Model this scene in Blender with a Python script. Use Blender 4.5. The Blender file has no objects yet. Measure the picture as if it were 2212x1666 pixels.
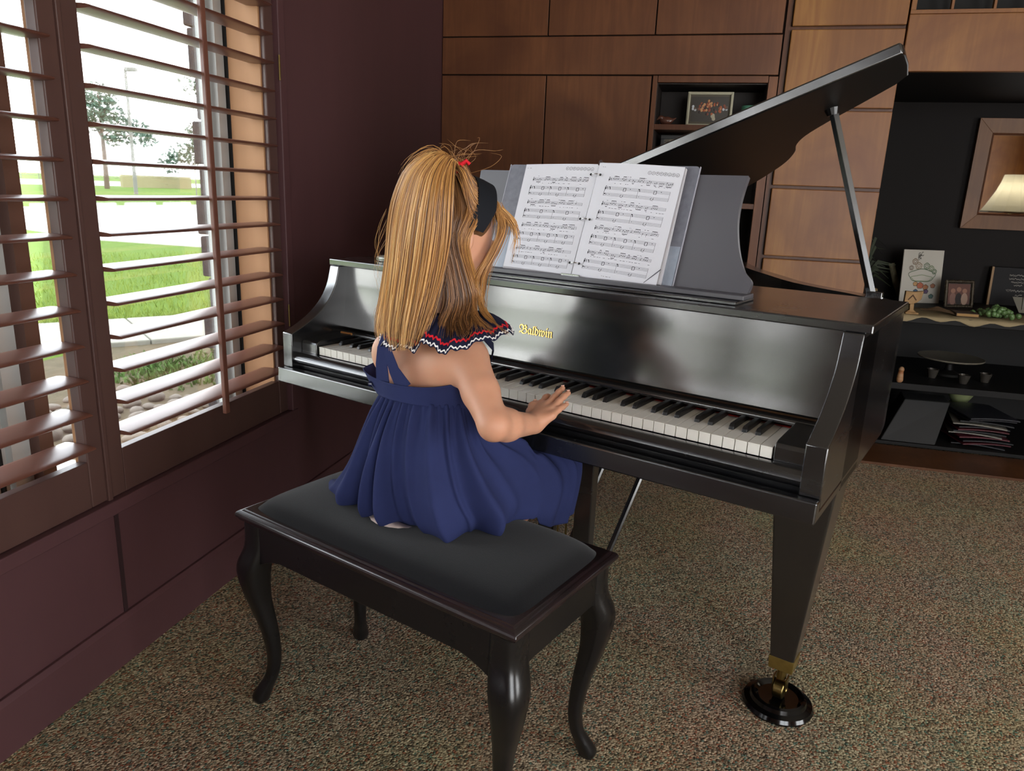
import bpy, bmesh, math, random
import numpy as np
from math import sin, cos, pi, radians
from mathutils import Vector, Matrix
random.seed(7); np.random.seed(7)
S = bpy.context.scene
COL = S.collection

# ------------------------------------------------------------------ camera, light, exposure
RY = 0.3562                       # the piano stands turned by this angle in the room
def cam():
    cd = bpy.data.cameras.new('camera'); co = bpy.data.objects.new('camera', cd); COL.objects.link(co)
    cd.sensor_width = 36.0; cd.lens = 1588.9454 / 2212 * 36; cd.clip_start = 0.05; cd.clip_end = 2000
    ya, pi_, ro = -0.6012 + RY, -0.2596, 0.0404
    f = Vector((sin(ya) * cos(pi_), cos(ya) * cos(pi_), sin(pi_)))
    rt = Vector((cos(ya), -sin(ya), 0)); up = rt.cross(f)
    r2 = rt * cos(ro) + up * sin(ro); u2 = -rt * sin(ro) + up * cos(ro)
    m = Matrix((r2, u2, -f)).transposed().to_4x4(); m.translation = Vector((0.4169, -1.5602, 1.172))
    co.matrix_world = m; S.camera = co
cam()
W = bpy.data.worlds.new('world'); S.world = W; W.use_nodes = True
wn = W.node_tree.nodes; wl = W.node_tree.links; wn.clear()
wo = wn.new('ShaderNodeOutputWorld'); wb = wn.new('ShaderNodeBackground'); wtc = wn.new('ShaderNodeTexCoord')
wsep = wn.new('ShaderNodeSeparateXYZ'); wr = wn.new('ShaderNodeValToRGB')
wl.new(wtc.outputs['Generated'], wsep.inputs[0]); wl.new(wsep.outputs['Z'], wr.inputs[0]); wl.new(wr.outputs[0], wb.inputs[0]); wl.new(wb.outputs[0], wo.inputs[0])
wr.color_ramp.elements[0].position = 0.0; wr.color_ramp.elements[0].color = (1.0, 1.0, 0.99, 1)
wr.color_ramp.elements[1].position = 0.6; wr.color_ramp.elements[1].color = (0.80, 0.90, 1.0, 1)
wb.inputs[1].default_value = 10.0
S.view_settings.view_transform = 'Standard'; S.view_settings.look = 'None'
S.view_settings.exposure = 0.15; S.view_settings.gamma = 1.0; S.view_settings.use_curve_mapping = False
try:
    S.cycles.max_bounces = 8; S.cycles.diffuse_bounces = 4; S.cycles.glossy_bounces = 4; S.cycles.transmission_bounces = 6
    S.cycles.sample_clamp_indirect = 8.0; S.cycles.use_denoising = True; S.cycles.caustics_reflective = False; S.cycles.caustics_refractive = False
except Exception: pass
def portal(name, loc, rot, sx, sy):
    l = bpy.data.lights.new(name, 'AREA'); l.shape = 'RECTANGLE'; l.size = sx; l.size_y = sy; l.cycles.is_portal = True
    o = bpy.data.objects.new(name, l); COL.objects.link(o); o.location = loc; o.rotation_euler = rot; return o
# daylight comes in through the windows: portals sit in the window openings
portal('daylight_portal', (-1.06, -1.075, 1.27), (0, -pi / 2, 0), 1.66, 3.10)
portal('daylight_portal', (2.2, -4.16, 1.2), (-pi / 2, 0, 0), 2.0, 2.2)
portal('daylight_portal', (4.62, -1.6, 1.2), (0, pi / 2, 0), 2.2, 2.0)  # opening of the added right-wall window

# ------------------------------------------------------------------ helpers
def RM(f):                                   # frame: 'r' room, 'p' piano
    return Matrix.Rotation(-RY if f == 'p' else 0.0, 4, 'Z')
def P2R(x, y, z=0.0):
    c, s = cos(RY), sin(RY); return (x * c + y * s, -x * s + y * c, z)
class N: pass
def thing(name, label, cat, org=(0, 0, 0), fr='r', group=None, kind=None, rz=0.0):
    o = bpy.data.objects.new(name, None); o.empty_display_size = 0.05; COL.objects.link(o)
    m = RM(fr) @ Matrix.Translation(Vector(org)) @ Matrix.Rotation(rz, 4, 'Z'); o.matrix_world = m
    if label: o['label'] = label
    if cat: o['category'] = cat
    if group: o['group'] = group
    if kind: o['kind'] = kind
    o['_ox'], o['_oy'], o['_oz'] = org
    return o
def tag(o, label=None, cat=None, group=None, kind=None):
    if label: o['label'] = label
    if cat: o['category'] = cat
    if group: o['group'] = group
    if kind: o['kind'] = kind
    return o
class MB:
    def __init__(s): s.v = []; s.f = []; s.mi = []
    def add(s, vs, fs, mi=0):
        b = len(s.v); s.v += [tuple(p) for p in vs]; s.f += [tuple(i + b for i in f) for f in fs]; s.mi += [mi] * len(fs); return s
    def box(s, x0, x1, y0, y1, z0, z1, mi=0):
        x0, x1 = min(x0, x1), max(x0, x1); y0, y1 = min(y0, y1), max(y0, y1); z0, z1 = min(z0, z1), max(z0, z1)
        return s.add([(x0, y0, z0), (x1, y0, z0), (x1, y1, z0), (x0, y1, z0), (x0, y0, z1), (x1, y0, z1), (x1, y1, z1), (x0, y1, z1)],
                     [(0, 3, 2, 1), (4, 5, 6, 7), (0, 1, 5, 4), (1, 2, 6, 5), (2, 3, 7, 6), (3, 0, 4, 7)], mi)
    def prism(s, poly, axis, lo, hi, mi=0):   # poly ccw in the plane of the other two axes (x:(y,z) y:(x,z) z:(x,y))
        n = len(poly)
        def P(a, b, t): return (t, a, b) if axis == 'x' else ((a, t, b) if axis == 'y' else (a, b, t))
        vs = [P(a, b, lo) for a, b in poly] + [P(a, b, hi) for a, b in poly]
        fs = [tuple(range(n))[::-1], tuple(range(n, 2 * n))] + [(i, (i + 1) % n, n + (i + 1) % n, n + i) for i in range(n)]
        return s.add(vs, fs, mi)
    def loft(s, rings, closed=True, caps=True, mi=0):
        n = len(rings[0]); vs = [p for r in rings for p in r]; fs = []
        for k in range(len(rings) - 1):
            for i in range(n if closed else n - 1):
                j = (i + 1) % n; fs.append((k * n + i, k * n + j, (k + 1) * n + j, (k + 1) * n + i))
        if caps and closed:
            fs.append(tuple(range(n))[::-1]); fs.append(tuple(range((len(rings) - 1) * n, len(rings) * n)))
        return s.add(vs, fs, mi)
    def lathe(s, prof, c=(0, 0, 0), n=32, caps=True, mi=0):
        rings = [[(c[0] + r * cos(2 * pi * i / n), c[1] + r * sin(2 * pi * i / n), c[2] + z) for i in range(n)] for r, z in prof]
        return s.loft(rings, True, caps, mi)
    def tube(s, path, rad, n=8, caps=True, mi=0, flat=1.0, upv=None):
        path = [Vector(p) for p in path]; m = len(path)
        rad = rad if isinstance(rad, (list, tuple)) else [rad] * m
        rings = []; prev = None
        for k in range(m):
            t = (path[min(k + 1, m - 1)] - path[max(k - 1, 0)]).normalized()
            if prev is None:
                u = Vector(upv) if upv else (Vector((0, 0, 1)) if abs(t.z) < .9 else Vector((1, 0, 0)))
            else: u = prev
            u = (u - t * u.dot(t)).normalized(); prev = u; w = t.cross(u)
            rings.append([path[k] + u * cos(2 * pi * i / n) * rad[k] + w * sin(2 * pi * i / n) * rad[k] * flat for i in range(n)])
        return s.loft(rings, True, caps, mi)
    def xf(s, M, start=0):
        for i in range(start, len(s.v)): s.v[i] = tuple(M @ Vector(s.v[i]))
        return s
    def sphere(s, c, r, n=16, m=10, mi=0):
        if not isinstance(r, (tuple, list)): r = (r, r, r)
        rings = []
        for k in range(1, m):
            a = -pi / 2 + pi * k / m
            rings.append([(c[0] + r[0] * cos(a) * cos(2 * pi * i / n), c[1] + r[1] * cos(a) * sin(2 * pi * i / n), c[2] + r[2] * sin(a)) for i in range(n)])
        b = len(s.v); s.loft(rings, True, False, mi)
        lo = len(s.v); s.v.append((c[0], c[1], c[2] - r[2])); s.v.append((c[0], c[1], c[2] + r[2]))
        t = b + (m - 2) * n
        for i in range(n):
            j = (i + 1) % n; s.f.append((lo, b + j, b + i)); s.f.append((lo + 1, t + i, t + j)); s.mi += [mi, mi]
        return s
def org_of(parent):
    while parent.parent is not None and '_ox' not in parent: parent = parent.parent
    return Vector((parent['_ox'], parent['_oy'], parent['_oz']))
def link(name, mb, mats, parent=None, bevel=0, smooth=None, fr='r', org=None, seg=2, sub=0, nrm=False):
    """one mesh object; vertices are given in the frame of the room or the piano"""
    me = bpy.data.meshes.new(name)
    o = bpy.data.objects.new(name, me); COL.objects.link(o)
    if parent is not None: off = org_of(parent)
    else: off = Vector(org if org else (0, 0, 0))
    v = np.array(mb.v, dtype=np.float64).reshape(-1, 3) - np.array(off)
    me.from_pydata(v.tolist(), [], mb.f); 
    if not isinstance(mats, (list, tuple)): mats = [mats]
    for m in mats: me.materials.append(m)
    if len(mats) > 1: me.polygons.foreach_set('material_index', mb.mi)
    if nrm:
        bm = bmesh.new(); bm.from_mesh(me); bmesh.ops.recalc_face_normals(bm, faces=bm.faces); bm.to_mesh(me); bm.free()
    if smooth is not None:
        me.shade_smooth(); me.set_sharp_from_angle(angle=radians(smooth))
    me.update()
    if parent is not None: o.parent = parent
    else:
        o.matrix_world = RM(fr) @ Matrix.Translation(off); o['_ox'], o['_oy'], o['_oz'] = off
    if sub:
        md = o.modifiers.new('sub', 'SUBSURF'); md.levels = sub; md.render_levels = sub
    if bevel:
        md = o.modifiers.new('bevel', 'BEVEL'); md.width = bevel; md.segments = seg; md.limit_method = 'ANGLE'; md.angle_limit = radians(35)
        md.use_clamp_overlap = True
    return o
def struct(name, mb, m, bevel=0, smooth=None, parent=None):
    o = link(name, mb, m, parent, bevel, smooth)
    if parent is None: o['kind'] = 'structure'
    return o
def copy_tree(o, loc=None, parent=None):
    c = o.copy(); COL.objects.link(c)
    if parent is not None: c.parent = parent
    elif loc is not None: c.location = loc
    for ch in list(o.children): copy_tree(ch, None, c)
    return c
def bez(p, n):                                # Catmull-Rom through p, n points per span
    p = [np.array(q, float) for q in p]; P = [2 * p[0] - p[1]] + p + [2 * p[-1] - p[-2]]; out = []
    for i in range(1, len(P) - 2):
        for k in range(n):
            t = k / n; a, b, c, d = P[i - 1], P[i], P[i + 1], P[i + 2]
            out.append(tuple(.5 * ((2 * b) + (-a + c) * t + (2 * a - 5 * b + 4 * c - d) * t * t + (-a + 3 * b - 3 * c + d) * t ** 3)))
    out.append(tuple(p[-1])); return out

# ------------------------------------------------------------------ materials
def lin(c):
    if isinstance(c, str): c = [int(c[i:i + 2], 16) / 255 for i in (0, 2, 4)]
    return tuple((x / 12.92 if x <= .04045 else ((x + .055) / 1.055) ** 2.4) for x in c[:3]) + (1,)
def mat(name, col, rough=.5, spec=.5, metal=0, coat=0, coatr=.1, noise=None, bump=None, rvar=None, sheen=0, **kw):
    """noise=(col2, scale, stretch xyz, contrast); bump=(scale, strength, dist, stretch)"""
    m = bpy.data.materials.new(name); m.use_nodes = True; nt = m.node_tree; b = nt.nodes['Principled BSDF']
    b.inputs['Base Color'].default_value = lin(col); b.inputs['Roughness'].default_value = rough
    b.inputs['Specular IOR Level'].default_value = spec; b.inputs['Metallic'].default_value = metal
    b.inputs['Coat Weight'].default_value = coat; b.inputs['Coat Roughness'].default_value = coatr
    if sheen: b.inputs['Sheen Weight'].default_value = sheen; b.inputs['Sheen Roughness'].default_value = .5
    for k, v in kw.items(): b.inputs[k].default_value = v
    tc = nt.nodes.new('ShaderNodeTexCoord')
    def nz(scale, st=(1, 1, 1), det=6, rgh=.6, dist=0):
        mp = nt.nodes.new('ShaderNodeMapping'); mp.inputs['Scale'].default_value = st
        n = nt.nodes.new('ShaderNodeTexNoise'); n.inputs['Scale'].default_value = scale; n.inputs['Detail'].default_value = det
        n.inputs['Roughness'].default_value = rgh; n.inputs['Distortion'].default_value = dist
        nt.links.new(tc.outputs['Object'], mp.inputs[0]); nt.links.new(mp.outputs[0], n.inputs[0]); return n
    if noise:
        n = nz(noise[1], noise[2]); r = nt.nodes.new('ShaderNodeValToRGB'); k = noise[3]
        r.color_ramp.elements[0].position = .5 - k; r.color_ramp.elements[1].position = .5 + k
        r.color_ramp.elements[0].color = lin(col); r.color_ramp.elements[1].color = lin(noise[0])
        nt.links.new(n.outputs[0], r.inputs[0]); nt.links.new(r.outputs[0], b.inputs['Base Color'])
    if rvar:
        n = nz(rvar[0], rvar[3] if len(rvar) > 3 else (1, 1, 1)); mr = nt.nodes.new('ShaderNodeMapRange')
        mr.inputs[1].default_value = .35; mr.inputs[2].default_value = .65
        mr.inputs[3].default_value = rvar[1]; mr.inputs[4].default_value = rvar[2]
        nt.links.new(n.outputs[0], mr.inputs[0]); nt.links.new(mr.outputs[0], b.inputs['Roughness'])
    if bump:
        n = nz(bump[0], bump[3] if len(bump) > 3 else (1, 1, 1)); bp = nt.nodes.new('ShaderNodeBump')
        bp.inputs['Strength'].default_value = bump[1]; bp.inputs['Distance'].default_value = bump[2]
        nt.links.new(n.outputs[0], bp.inputs['Height']); nt.links.new(bp.outputs[0], b.inputs['Normal'])
    return m
M = {}
M['lacquer'] = mat('black_lacquer', '0e0e10', .2, 1.0, coat=.8, coatr=.2, rvar=(3, .17, .28, (1, 1, 4)), bump=(9, .012, .004))
M['lacquer_gloss'] = mat('black_gloss', '08080a', .09, .5)
M['lid_under'] = mat('lid_satin', '0b0a0a', .5, .3)
M['bench'] = mat('bench_lacquer', '0f0e0f', .28, .6, rvar=(3, .26, .32))
M['bench_edge'] = mat('bench_worn_lacquer', '120e0f', .24, .9, noise=('24171a', 30, (1, 1, 1), .2))
M['velvet'] = mat('black_velvet', '0c0c0f', .95, .12, sheen=.16, bump=(500, .3, .001))
M['ivory'] = mat('white_key_top', 'dcd8d0', .3, .5)
M['ebony'] = mat('black_key', '101011', .32, .5)
M['felt'] = mat('red_felt', 'b02418', .95, .1)
M['brass'] = mat('brass', 'b09a58', .35, .5, metal=.9, noise=('8a7440', 20, (1, 1, 1), .2))
M['brass_old'] = mat('old_brass', '8d7b4c', .3, .5, metal=1)
M['chrome'] = mat('chrome', 'c8c8c8', .15, .5, metal=1)
M['gold'] = mat('gold_leaf', 'e8c070', .35, .5, metal=.55)
M['plate'] = mat('cast_plate', '6b5228', .35, .5, metal=.6)
M['purple'] = mat('maroon_stained_wood', '482f31', .42, .4, noise=('553739', 4, (1, 1, .25), .3), bump=(60, .05, .001, (1, 1, .08)))
M['shutter'] = mat('shutter_wood', '46302c', .36, .45, noise=('523a34', 9, (1, 1, .15), .3))
M['louver'] = mat('louver_wood', '603a2e', .36, .5, coat=.2, coatr=.28, noise=('72483a', 14, (1, .12, 1), .3))
M['jamb'] = mat('jamb_wood', '9a7050', .5, .3, noise=('ac825c', 8, (1, 1, .1), .3))
M['alu'] = mat('window_aluminium', 'a8a8a4', .4, .5)
M['gasket'] = mat('black_gasket', '0a0a0a', .6, .3)
M['darkframe'] = mat('dark_mullion', '4a332c', .5, .3)
def wood(name, c1, c2, c3, rough=.42):
    m = mat(name, c1, rough, .35, bump=(40, .05, .002, (1, 1, .1))); nt = m.node_tree; b = nt.nodes['Principled BSDF']
    tc = nt.nodes.new('ShaderNodeTexCoord'); mp = nt.nodes.new('ShaderNodeMapping'); mp.inputs['Scale'].default_value = (1.6, 1, .11)
    n1 = nt.nodes.new('ShaderNodeTexNoise'); n1.inputs['Scale'].default_value = 16; n1.inputs['Detail'].default_value = 8; n1.inputs['Distortion'].default_value = 1.5
    n2 = nt.nodes.new('ShaderNodeTexNoise'); n2.inputs['Scale'].default_value = 2.6; n2.inputs['Detail'].default_value = 4; n2.inputs['Distortion'].default_value = .8
    nt.links.new(tc.outputs['Object'], mp.inputs[0]); nt.links.new(mp.outputs[0], n1.inputs[0]); nt.links.new(tc.outputs['Object'], n2.inputs[0])
    r1 = nt.nodes.new('ShaderNodeValToRGB'); r1.color_ramp.elements[0].position = .35; r1.color_ramp.elements[1].position = .68
    r1.color_ramp.elements[0].color = lin(c1); r1.color_ramp.elements[1].color = lin(c2)
    r2 = nt.nodes.new('ShaderNodeValToRGB'); r2.color_ramp.elements[0].position = .26; r2.color_ramp.elements[1].position = .72
    r2.color_ramp.elements[0].color = (0, 0, 0, 1); r2.color_ramp.elements[1].color = (1, 1, 1, 1)
    mx = nt.nodes.new('ShaderNodeMix'); mx.data_type = 'RGBA'; mx.inputs['A'].default_value = lin(c3)
    nt.links.new(n1.outputs[0], r1.inputs[0]); nt.links.new(n2.outputs[0], r2.inputs[0]); nt.links.new(r2.outputs[0], mx.inputs['Factor'])
    nt.links.new(r1.outputs[0], mx.inputs['B']); nt.links.new(mx.outputs['Result'], b.inputs['Base Color']); return m
M['panel'] = wood('stained_birch_panel', '6e442a', '825434', '54311f')
M['panel_dark'] = wood('stained_groove_wood', '5a3620', '6b4228', '4a2a1c')
M['panel_gap'] = mat('panel_groove', '1c120d', .8, .1)
M['panel_gold'] = wood('honey_birch_panel', '8c5e32', 'a0703c', '704428')
M['dark_wall'] = mat('dark_brown_paint', '151110', .7, .2, bump=(30, .05, .002))
M['cabinet'] = mat('dark_cabinet', '0d0b0a', .6, .25)
M['mirror_frame'] = wood('oak_frame', '6c4628', '7c5430', '543520')
M['hearth'] = wood('floor_strip_wood', '56351e', '664128', '442816')
def carpet():
    m = bpy.data.materials.new('berber_carpet'); m.use_nodes = True; nt = m.node_tree; b = nt.nodes['Principled BSDF']
    tc = nt.nodes.new('ShaderNodeTexCoord'); v = nt.nodes.new('ShaderNodeTexVoronoi'); v.inputs['Scale'].default_value = 210
    nt.links.new(tc.outputs['Object'], v.inputs[0])
    r = nt.nodes.new('ShaderNodeValToRGB'); r.color_ramp.interpolation = 'CONSTANT'
    sep = nt.nodes.new('ShaderNodeSeparateColor'); nt.links.new(v.outputs['Color'], sep.inputs[0]); nt.links.new(sep.outputs[0], r.inputs[0])
    cs = [(0, 'a8957a'), (.24, '857660'), (.44, 'bca98c'), (.62, '62584a'), (.76, '9c6a52'), (.84, '6c8070'), (.92, 'ccba9c')]
    e = r.color_ramp.elements; e[0].position, e[0].color = 0, lin(cs[0][1]); e[1].position, e[1].color = cs[1][0], lin(cs[1][1])
    for p, c in cs[2:]:
        q = e.new(p); q.color = lin(c)
    n = nt.nodes.new('ShaderNodeTexNoise'); n.inputs['Scale'].default_value = 3.0; n.inputs['Detail'].default_value = 5; nt.links.new(tc.outputs['Object'], n.inputs[0])
    mx = nt.nodes.new('ShaderNodeMix'); mx.data_type = 'RGBA'; mx.blend_type = 'MULTIPLY'; mx.inputs['Factor'].default_value = .35
    nt.links.new(r.outputs[0], mx.inputs['A']); nt.links.new(n.outputs['Color'], mx.inputs['B'])
    nt.links.new(mx.outputs['Result'], b.inputs['Base Color']); b.inputs['Roughness'].default_value = .95; b.inputs['Specular IOR Level'].default_value = .1
    mr = nt.nodes.new('ShaderNodeMath'); mr.operation = 'SUBTRACT'; mr.inputs[0].default_value = 1; nt.links.new(v.outputs['Distance'], mr.inputs[1])
    bp = nt.nodes.new('ShaderNodeBump'); bp.inputs['Strength'].default_value = .9; bp.inputs['Distance'].default_value = .003
    nt.links.new(mr.outputs[0], bp.inputs['Height']); nt.links.new(bp.outputs[0], b.inputs['Normal']); return m
M['carpet'] = carpet()
M['glass'] = mat('window_glass', 'ffffff', 0, .5)
def glass():
    m = M['glass']; nt = m.node_tree; nt.nodes.clear(); o = nt.nodes.new('ShaderNodeOutputMaterial')
    t = nt.nodes.new('ShaderNodeBsdfTransparent'); g = nt.nodes.new('ShaderNodeBsdfGlossy'); g.inputs['Roughness'].default_value = .02
    f = nt.nodes.new('ShaderNodeFresnel'); f.inputs[0].default_value = 1.45; x = nt.nodes.new('ShaderNodeMixShader')
    k = nt.nodes.new('ShaderNodeMath'); k.operation = 'MULTIPLY'; k.inputs[1].default_value = .6
    nt.links.new(f.outputs[0], k.inputs[0]); nt.links.new(k.outputs[0], x.inputs[0]); nt.links.new(t.outputs[0], x.inputs[1]); nt.links.new(g.outputs[0], x.inputs[2]); nt.links.new(x.outputs[0], o.inputs[0])
glass()

# ================================================================== ROOM
ZC = 2.55
A0 = -0.88                                    # inner face of the window wall
YB = 2.0                                      # face of the panelled wall
struct('floor', MB().box(-1.03, 4.6, -4.15, 3.2, -.1, 0), M['carpet'])
struct('ceiling', MB().box(-1.03, 4.6, -4.15, 3.2, ZC, ZC + .1), mat('ceiling_paint', 'b8b0a4', .9))
WZ0, WZ1 = .43, 2.12
wl_ = MB()
for y0, y1 in ((-4.0, -2.63), (.49, 3.2)): wl_.box(-1.03, A0, y0, y1, 0, ZC)
for y0, y1 in ((-2.63, .49),): wl_.box(-1.03, A0, y0, y1, 0, WZ0); wl_.box(-1.03, A0, y0, y1, WZ1, ZC)
struct('wall_left', wl_, M['purple'])
wf = MB(); wf.box(-1.03, 1.2, -4.15, -4.0, 0, ZC); wf.box(3.2, 4.6, -4.15, -4.0, 0, ZC); wf.box(1.2, 3.2, -4.15, -4.0, 0, .1); wf.box(1.2, 3.2, -4.15, -4.0, 2.3, ZC)
struct('wall_front', wf, M['panel_gold'])
fw = MB()
for x in (1.2, 2.18, 3.16): fw.box(x, x + .04, -4.12, -4.06, .1, 2.3)
fw.box(1.2, 3.2, -4.12, -4.06, .1, .15); fw.box(1.2, 3.2, -4.12, -4.06, 2.25, 2.3)
struct('window_3', fw, M['darkframe'])
struct('wall_right', MB().box(4.5, 4.6, -.6, 3.2, 0, ZC).box(4.5, 4.6, -4.0, -2.6, 0, ZC).box(4.5, 4.6, -2.6, -.6, 0, .1).box(4.5, 4.6, -2.6, -.6, 2.3, ZC), M['panel_gold'])
f4 = MB()
for y in (-2.6, -1.62, -.64): f4.box(4.55, 4.59, y, y + .04, .1, 2.3)
f4.box(4.55, 4.59, -2.6, -.6, .1, .15); f4.box(4.55, 4.59, -2.6, -.6, 2.25, 2.3)
struct('window_4', f4, M['darkframe'])  # unseen window, added to brighten the carpet from the right
# baseboard and panel seams below the window
bb = MB(); bb.prism([(A0, 0), (-.8655, 0), (-.8655, .115), (-.872, .128), (A0, .128)], 'y', -4.0, 2.0)
struct('baseboard_left', bb, M['purple'], bevel=.001)
sm = MB()
for y in (-1.81, -.225): sm.box(A0 - .001, -.8775, y - .006, y + .006, .128, .43)
struct('trim_1', sm, mat('seam_shadow_wood', '2a1618', .6))
# window casing round the shutters
cs = MB()
def frame_box(mb, y0, y1, z0, z1, w, x0, x1):
    mb.box(x0, x1, y0, y1, z0, z0 + w); mb.box(x0, x1, y0, y1, z1 - w, z1); mb.box(x0, x1, y0, y0 + w, z0 + w, z1 - w); mb.box(x0, x1, y1 - w, y1, z0 + w, z1 - w)
for (y0, y1) in ((-2.71, .567),): frame_box(cs, y0, y1, .40, 2.18, .034, A0, -.853)
struct('trim_2', cs, M['purple'], bevel=.003)
# jambs, mullions and glass of the two windows in the left wall
def window(idx, y0, y1):
    root = struct('window_%d' % idx, (lambda b: (b.box(-.99, -.8845, y0 - .004, y0 + .012, WZ0, WZ1), b.box(-.99, -.8845, y1 - .012, y1 + .004, WZ0, WZ1), b.box(-.99, -.8845, y0, y1, WZ1 - .012, WZ1 + .004), b.box(-.99, -.8845, y0, y1, WZ0 - .004, WZ0 + .008)) and b)(MB()), M['jamb'])
    fr = MB(); ym = (y0 + y1) / 2 - .02
    for s0, s1 in ((y0, y0 + .05), (y1 - .050, y1 - .006)):
        fr.box(-1.05, -1.003, s0, s1, WZ0, WZ1); 
    for q in (y1 - .062, y1 - .078): fr.box(-1.045, -1.03, q, q + .006, WZ0, WZ1)
    fr.box(-1.05, -1.02, y0, y1, WZ0, WZ0 + .03); fr.box(-1.05, -1.02, y0, y1, WZ1 - .04, WZ1)
    fr.box(-1.045, -1.0, ym - .075, ym - .030, WZ0, WZ1)
    for q, w in ((ym - .098, .016), (ym - .125, .02)): fr.box(-1.04, -1.01, q, q + w, WZ0, WZ1)
    link('window_frame', fr, M['alu'], root)
    g = MB(); g.box(-1.003, -.990, y1 - .013, y1 - .006, WZ0, WZ1); g.box(-1.03, -1.02, y1 - .072, y1 - .064, WZ0, WZ1); g.box(-1.03, -1.0, ym - .104, ym - .099, WZ0, WZ1)
    link('gasket', g, M['gasket'], root)
    link('mullion', MB().box(-1.05, -.972, ym - .030, ym + .006, WZ0, WZ1), M['darkframe'], root)
    link('glass_pane', MB().box(-1.035, -1.031, y0 + .03, y1 - .03, WZ0 + .02, WZ1 - .02), M['glass'], root)
window(1, -1.03, .49); window(2, -2.63, -1.07)
# plantation shutters
LZ0, LP, NL = .584, .0765, 20
def shutter(y0, y1, label, tpost=None):
    """one hinged panel; y0..y1 is the outside of its stiles"""
    r = thing('shutter_panel', label, 'window shutter', (-.8835, (y0 + y1) / 2, .455), group='plantation shutters on the window wall')
    w = .045; a0, a1 = -.897, -.870
    f = MB(); f.box(a0, a1, y0, y0 + w,   .4355, 2.145); f.box(a0, a1, y1 - w, y1,   .4355, 2.145)
    link('stile', MB().box(a0, a1, y0, y0 + w,   .4355, 2.145), M['shutter'], r, bevel=.003)
    link('stile', MB().box(a0, a1, y1 - w, y1,   .4355, 2.145), M['shutter'], r, bevel=.003)
    link('bottom_rail', MB().box(a0 + .001, a1 - .001, y0 + w, y1 - w, .4355, .545), M['shutter'], r, bevel=.002)
    link('top_rail', MB().box(a0 + .001, a1 - .001, y0 + w, y1 - w, 2.06, 2.145), M['shutter'], r, bevel=.002)
    prof = [(cos(t) * .0445, math.copysign(abs(sin(t)) ** .8, sin(t)) * .0055) for t in [2 * pi * k / 16 for k in range(16)]]
    l0 = None
    for k in range(NL):
        z = LZ0 + LP * k
        if z > 2.05: break
        tl = -.03
        if l0 is None:
            mb = MB(); rings = [[(-.8835 + (p * cos(tl) - q * sin(tl)) * s, y, z + (p * sin(tl) + q * cos(tl)) * s) for p, q in prof] for y, s in ((y0 + w + .002, 1), (y1 - w - .002, 1))]
            mb.loft(rings); l0 = link('louver', mb, M['louver'], r, smooth=35, nrm=True)
        else:
            c = l0.copy(); COL.objects.link(c); c.parent = r; c.location = (0, 0, LP * k)
    ym = (y0 + y1) / 2 + .013
    link('tilt_rod', MB().box(-.842, -.830, ym - .009, ym + .009, .535, 2.02), M['louver'], r, bevel=.002)
    s0 = link('staple', MB().tube([(-.8395, ym, LZ0 + .006), (-.834, ym, LZ0 + .006)], .0015, 5), M['brass_old'], r)
    for k in range(1, NL):
        if LZ0 + LP * k < 2.03: c = s0.copy(); COL.objects.link(c); c.parent = r; c.location = (0, 0, LP * k)
    return r
shutter(-.239, .530, 'brown louvered shutter in the full view window, left of the piano')
shutter(-1.02, -.252, 'brown louvered shutter nearest the camera, cut by the left picture edge')
shutter(-1.80, -1.033, 'brown louvered shutter behind the camera, third from the piano end')
shutter(-2.58, -1.813, 'brown louvered shutter behind the camera, furthest from the piano end')
tp = MB()
for y in (-.2455, -1.0265, -1.8065): tp.box(-.9086, -.866, y - .0065, y + .0065, .43, 2.15); tp.box(-.9086, -.898, y - .047, y + .045, .43, 2.15, 1)
struct('trim_3', tp, [M['shutter'], M['jamb']], bevel=.002)
hg = MB()
for z in (.72, 1.46, 1.95): hg.tube([(-.853, .531, z), (-.853, .531, z + .07)], .003, 8)
struct('trim_4', hg, M['brass_old'], smooth=40)

# ---- panelled wall with a niche
NX0, NX1, NZ0, NZ1 = .138, .612, 0.80, 1.660
bw = MB()                                     # body of the bookcase wall, open at the niche
bw.box(-.88, NX0, YB + .012, 2.30, 0, ZC); bw.box(NX1, .665, YB + .012, 2.30, 0, ZC)
bw.box(NX0, NX1, YB + .012, 2.30, 0, NZ0); bw.box(NX0, NX1, YB + .012, 2.30, NZ1, ZC); bw.box(NX0, NX1, 2.28, 2.30, NZ0, NZ1)
bw.box(.665, 1.128, YB + .065, 3.2, 0, ZC); bw.box(.60, .665, 2.30, 3.2, 0, ZC)
wb_ = struct('wall_back', bw, M['panel_gap'])
def pnl(x0, x1, z0, z1, m='panel', y=YB, t=.014, g=.003):
    o = link('wood_panel', MB().box(x0 + g, x1 - g, y, y + t, z0 + g, z1 - g), M[m], wb_, bevel=.0015)
pnl(-.88, -.371, 1.855, ZC); pnl(-.371, .111, 1.855, ZC); pnl(.111, .645, 1.855, ZC)
pnl(-.88, .648, 1.690, 1.855, y=YB - .002, t=.016)
pnl(-.88, -.369, .92, 1.690); pnl(-.369, .113, .92, 1.690)
pnl(-.88, -.369, .06, .92); pnl(-.369, .113, .06, .92)
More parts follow.
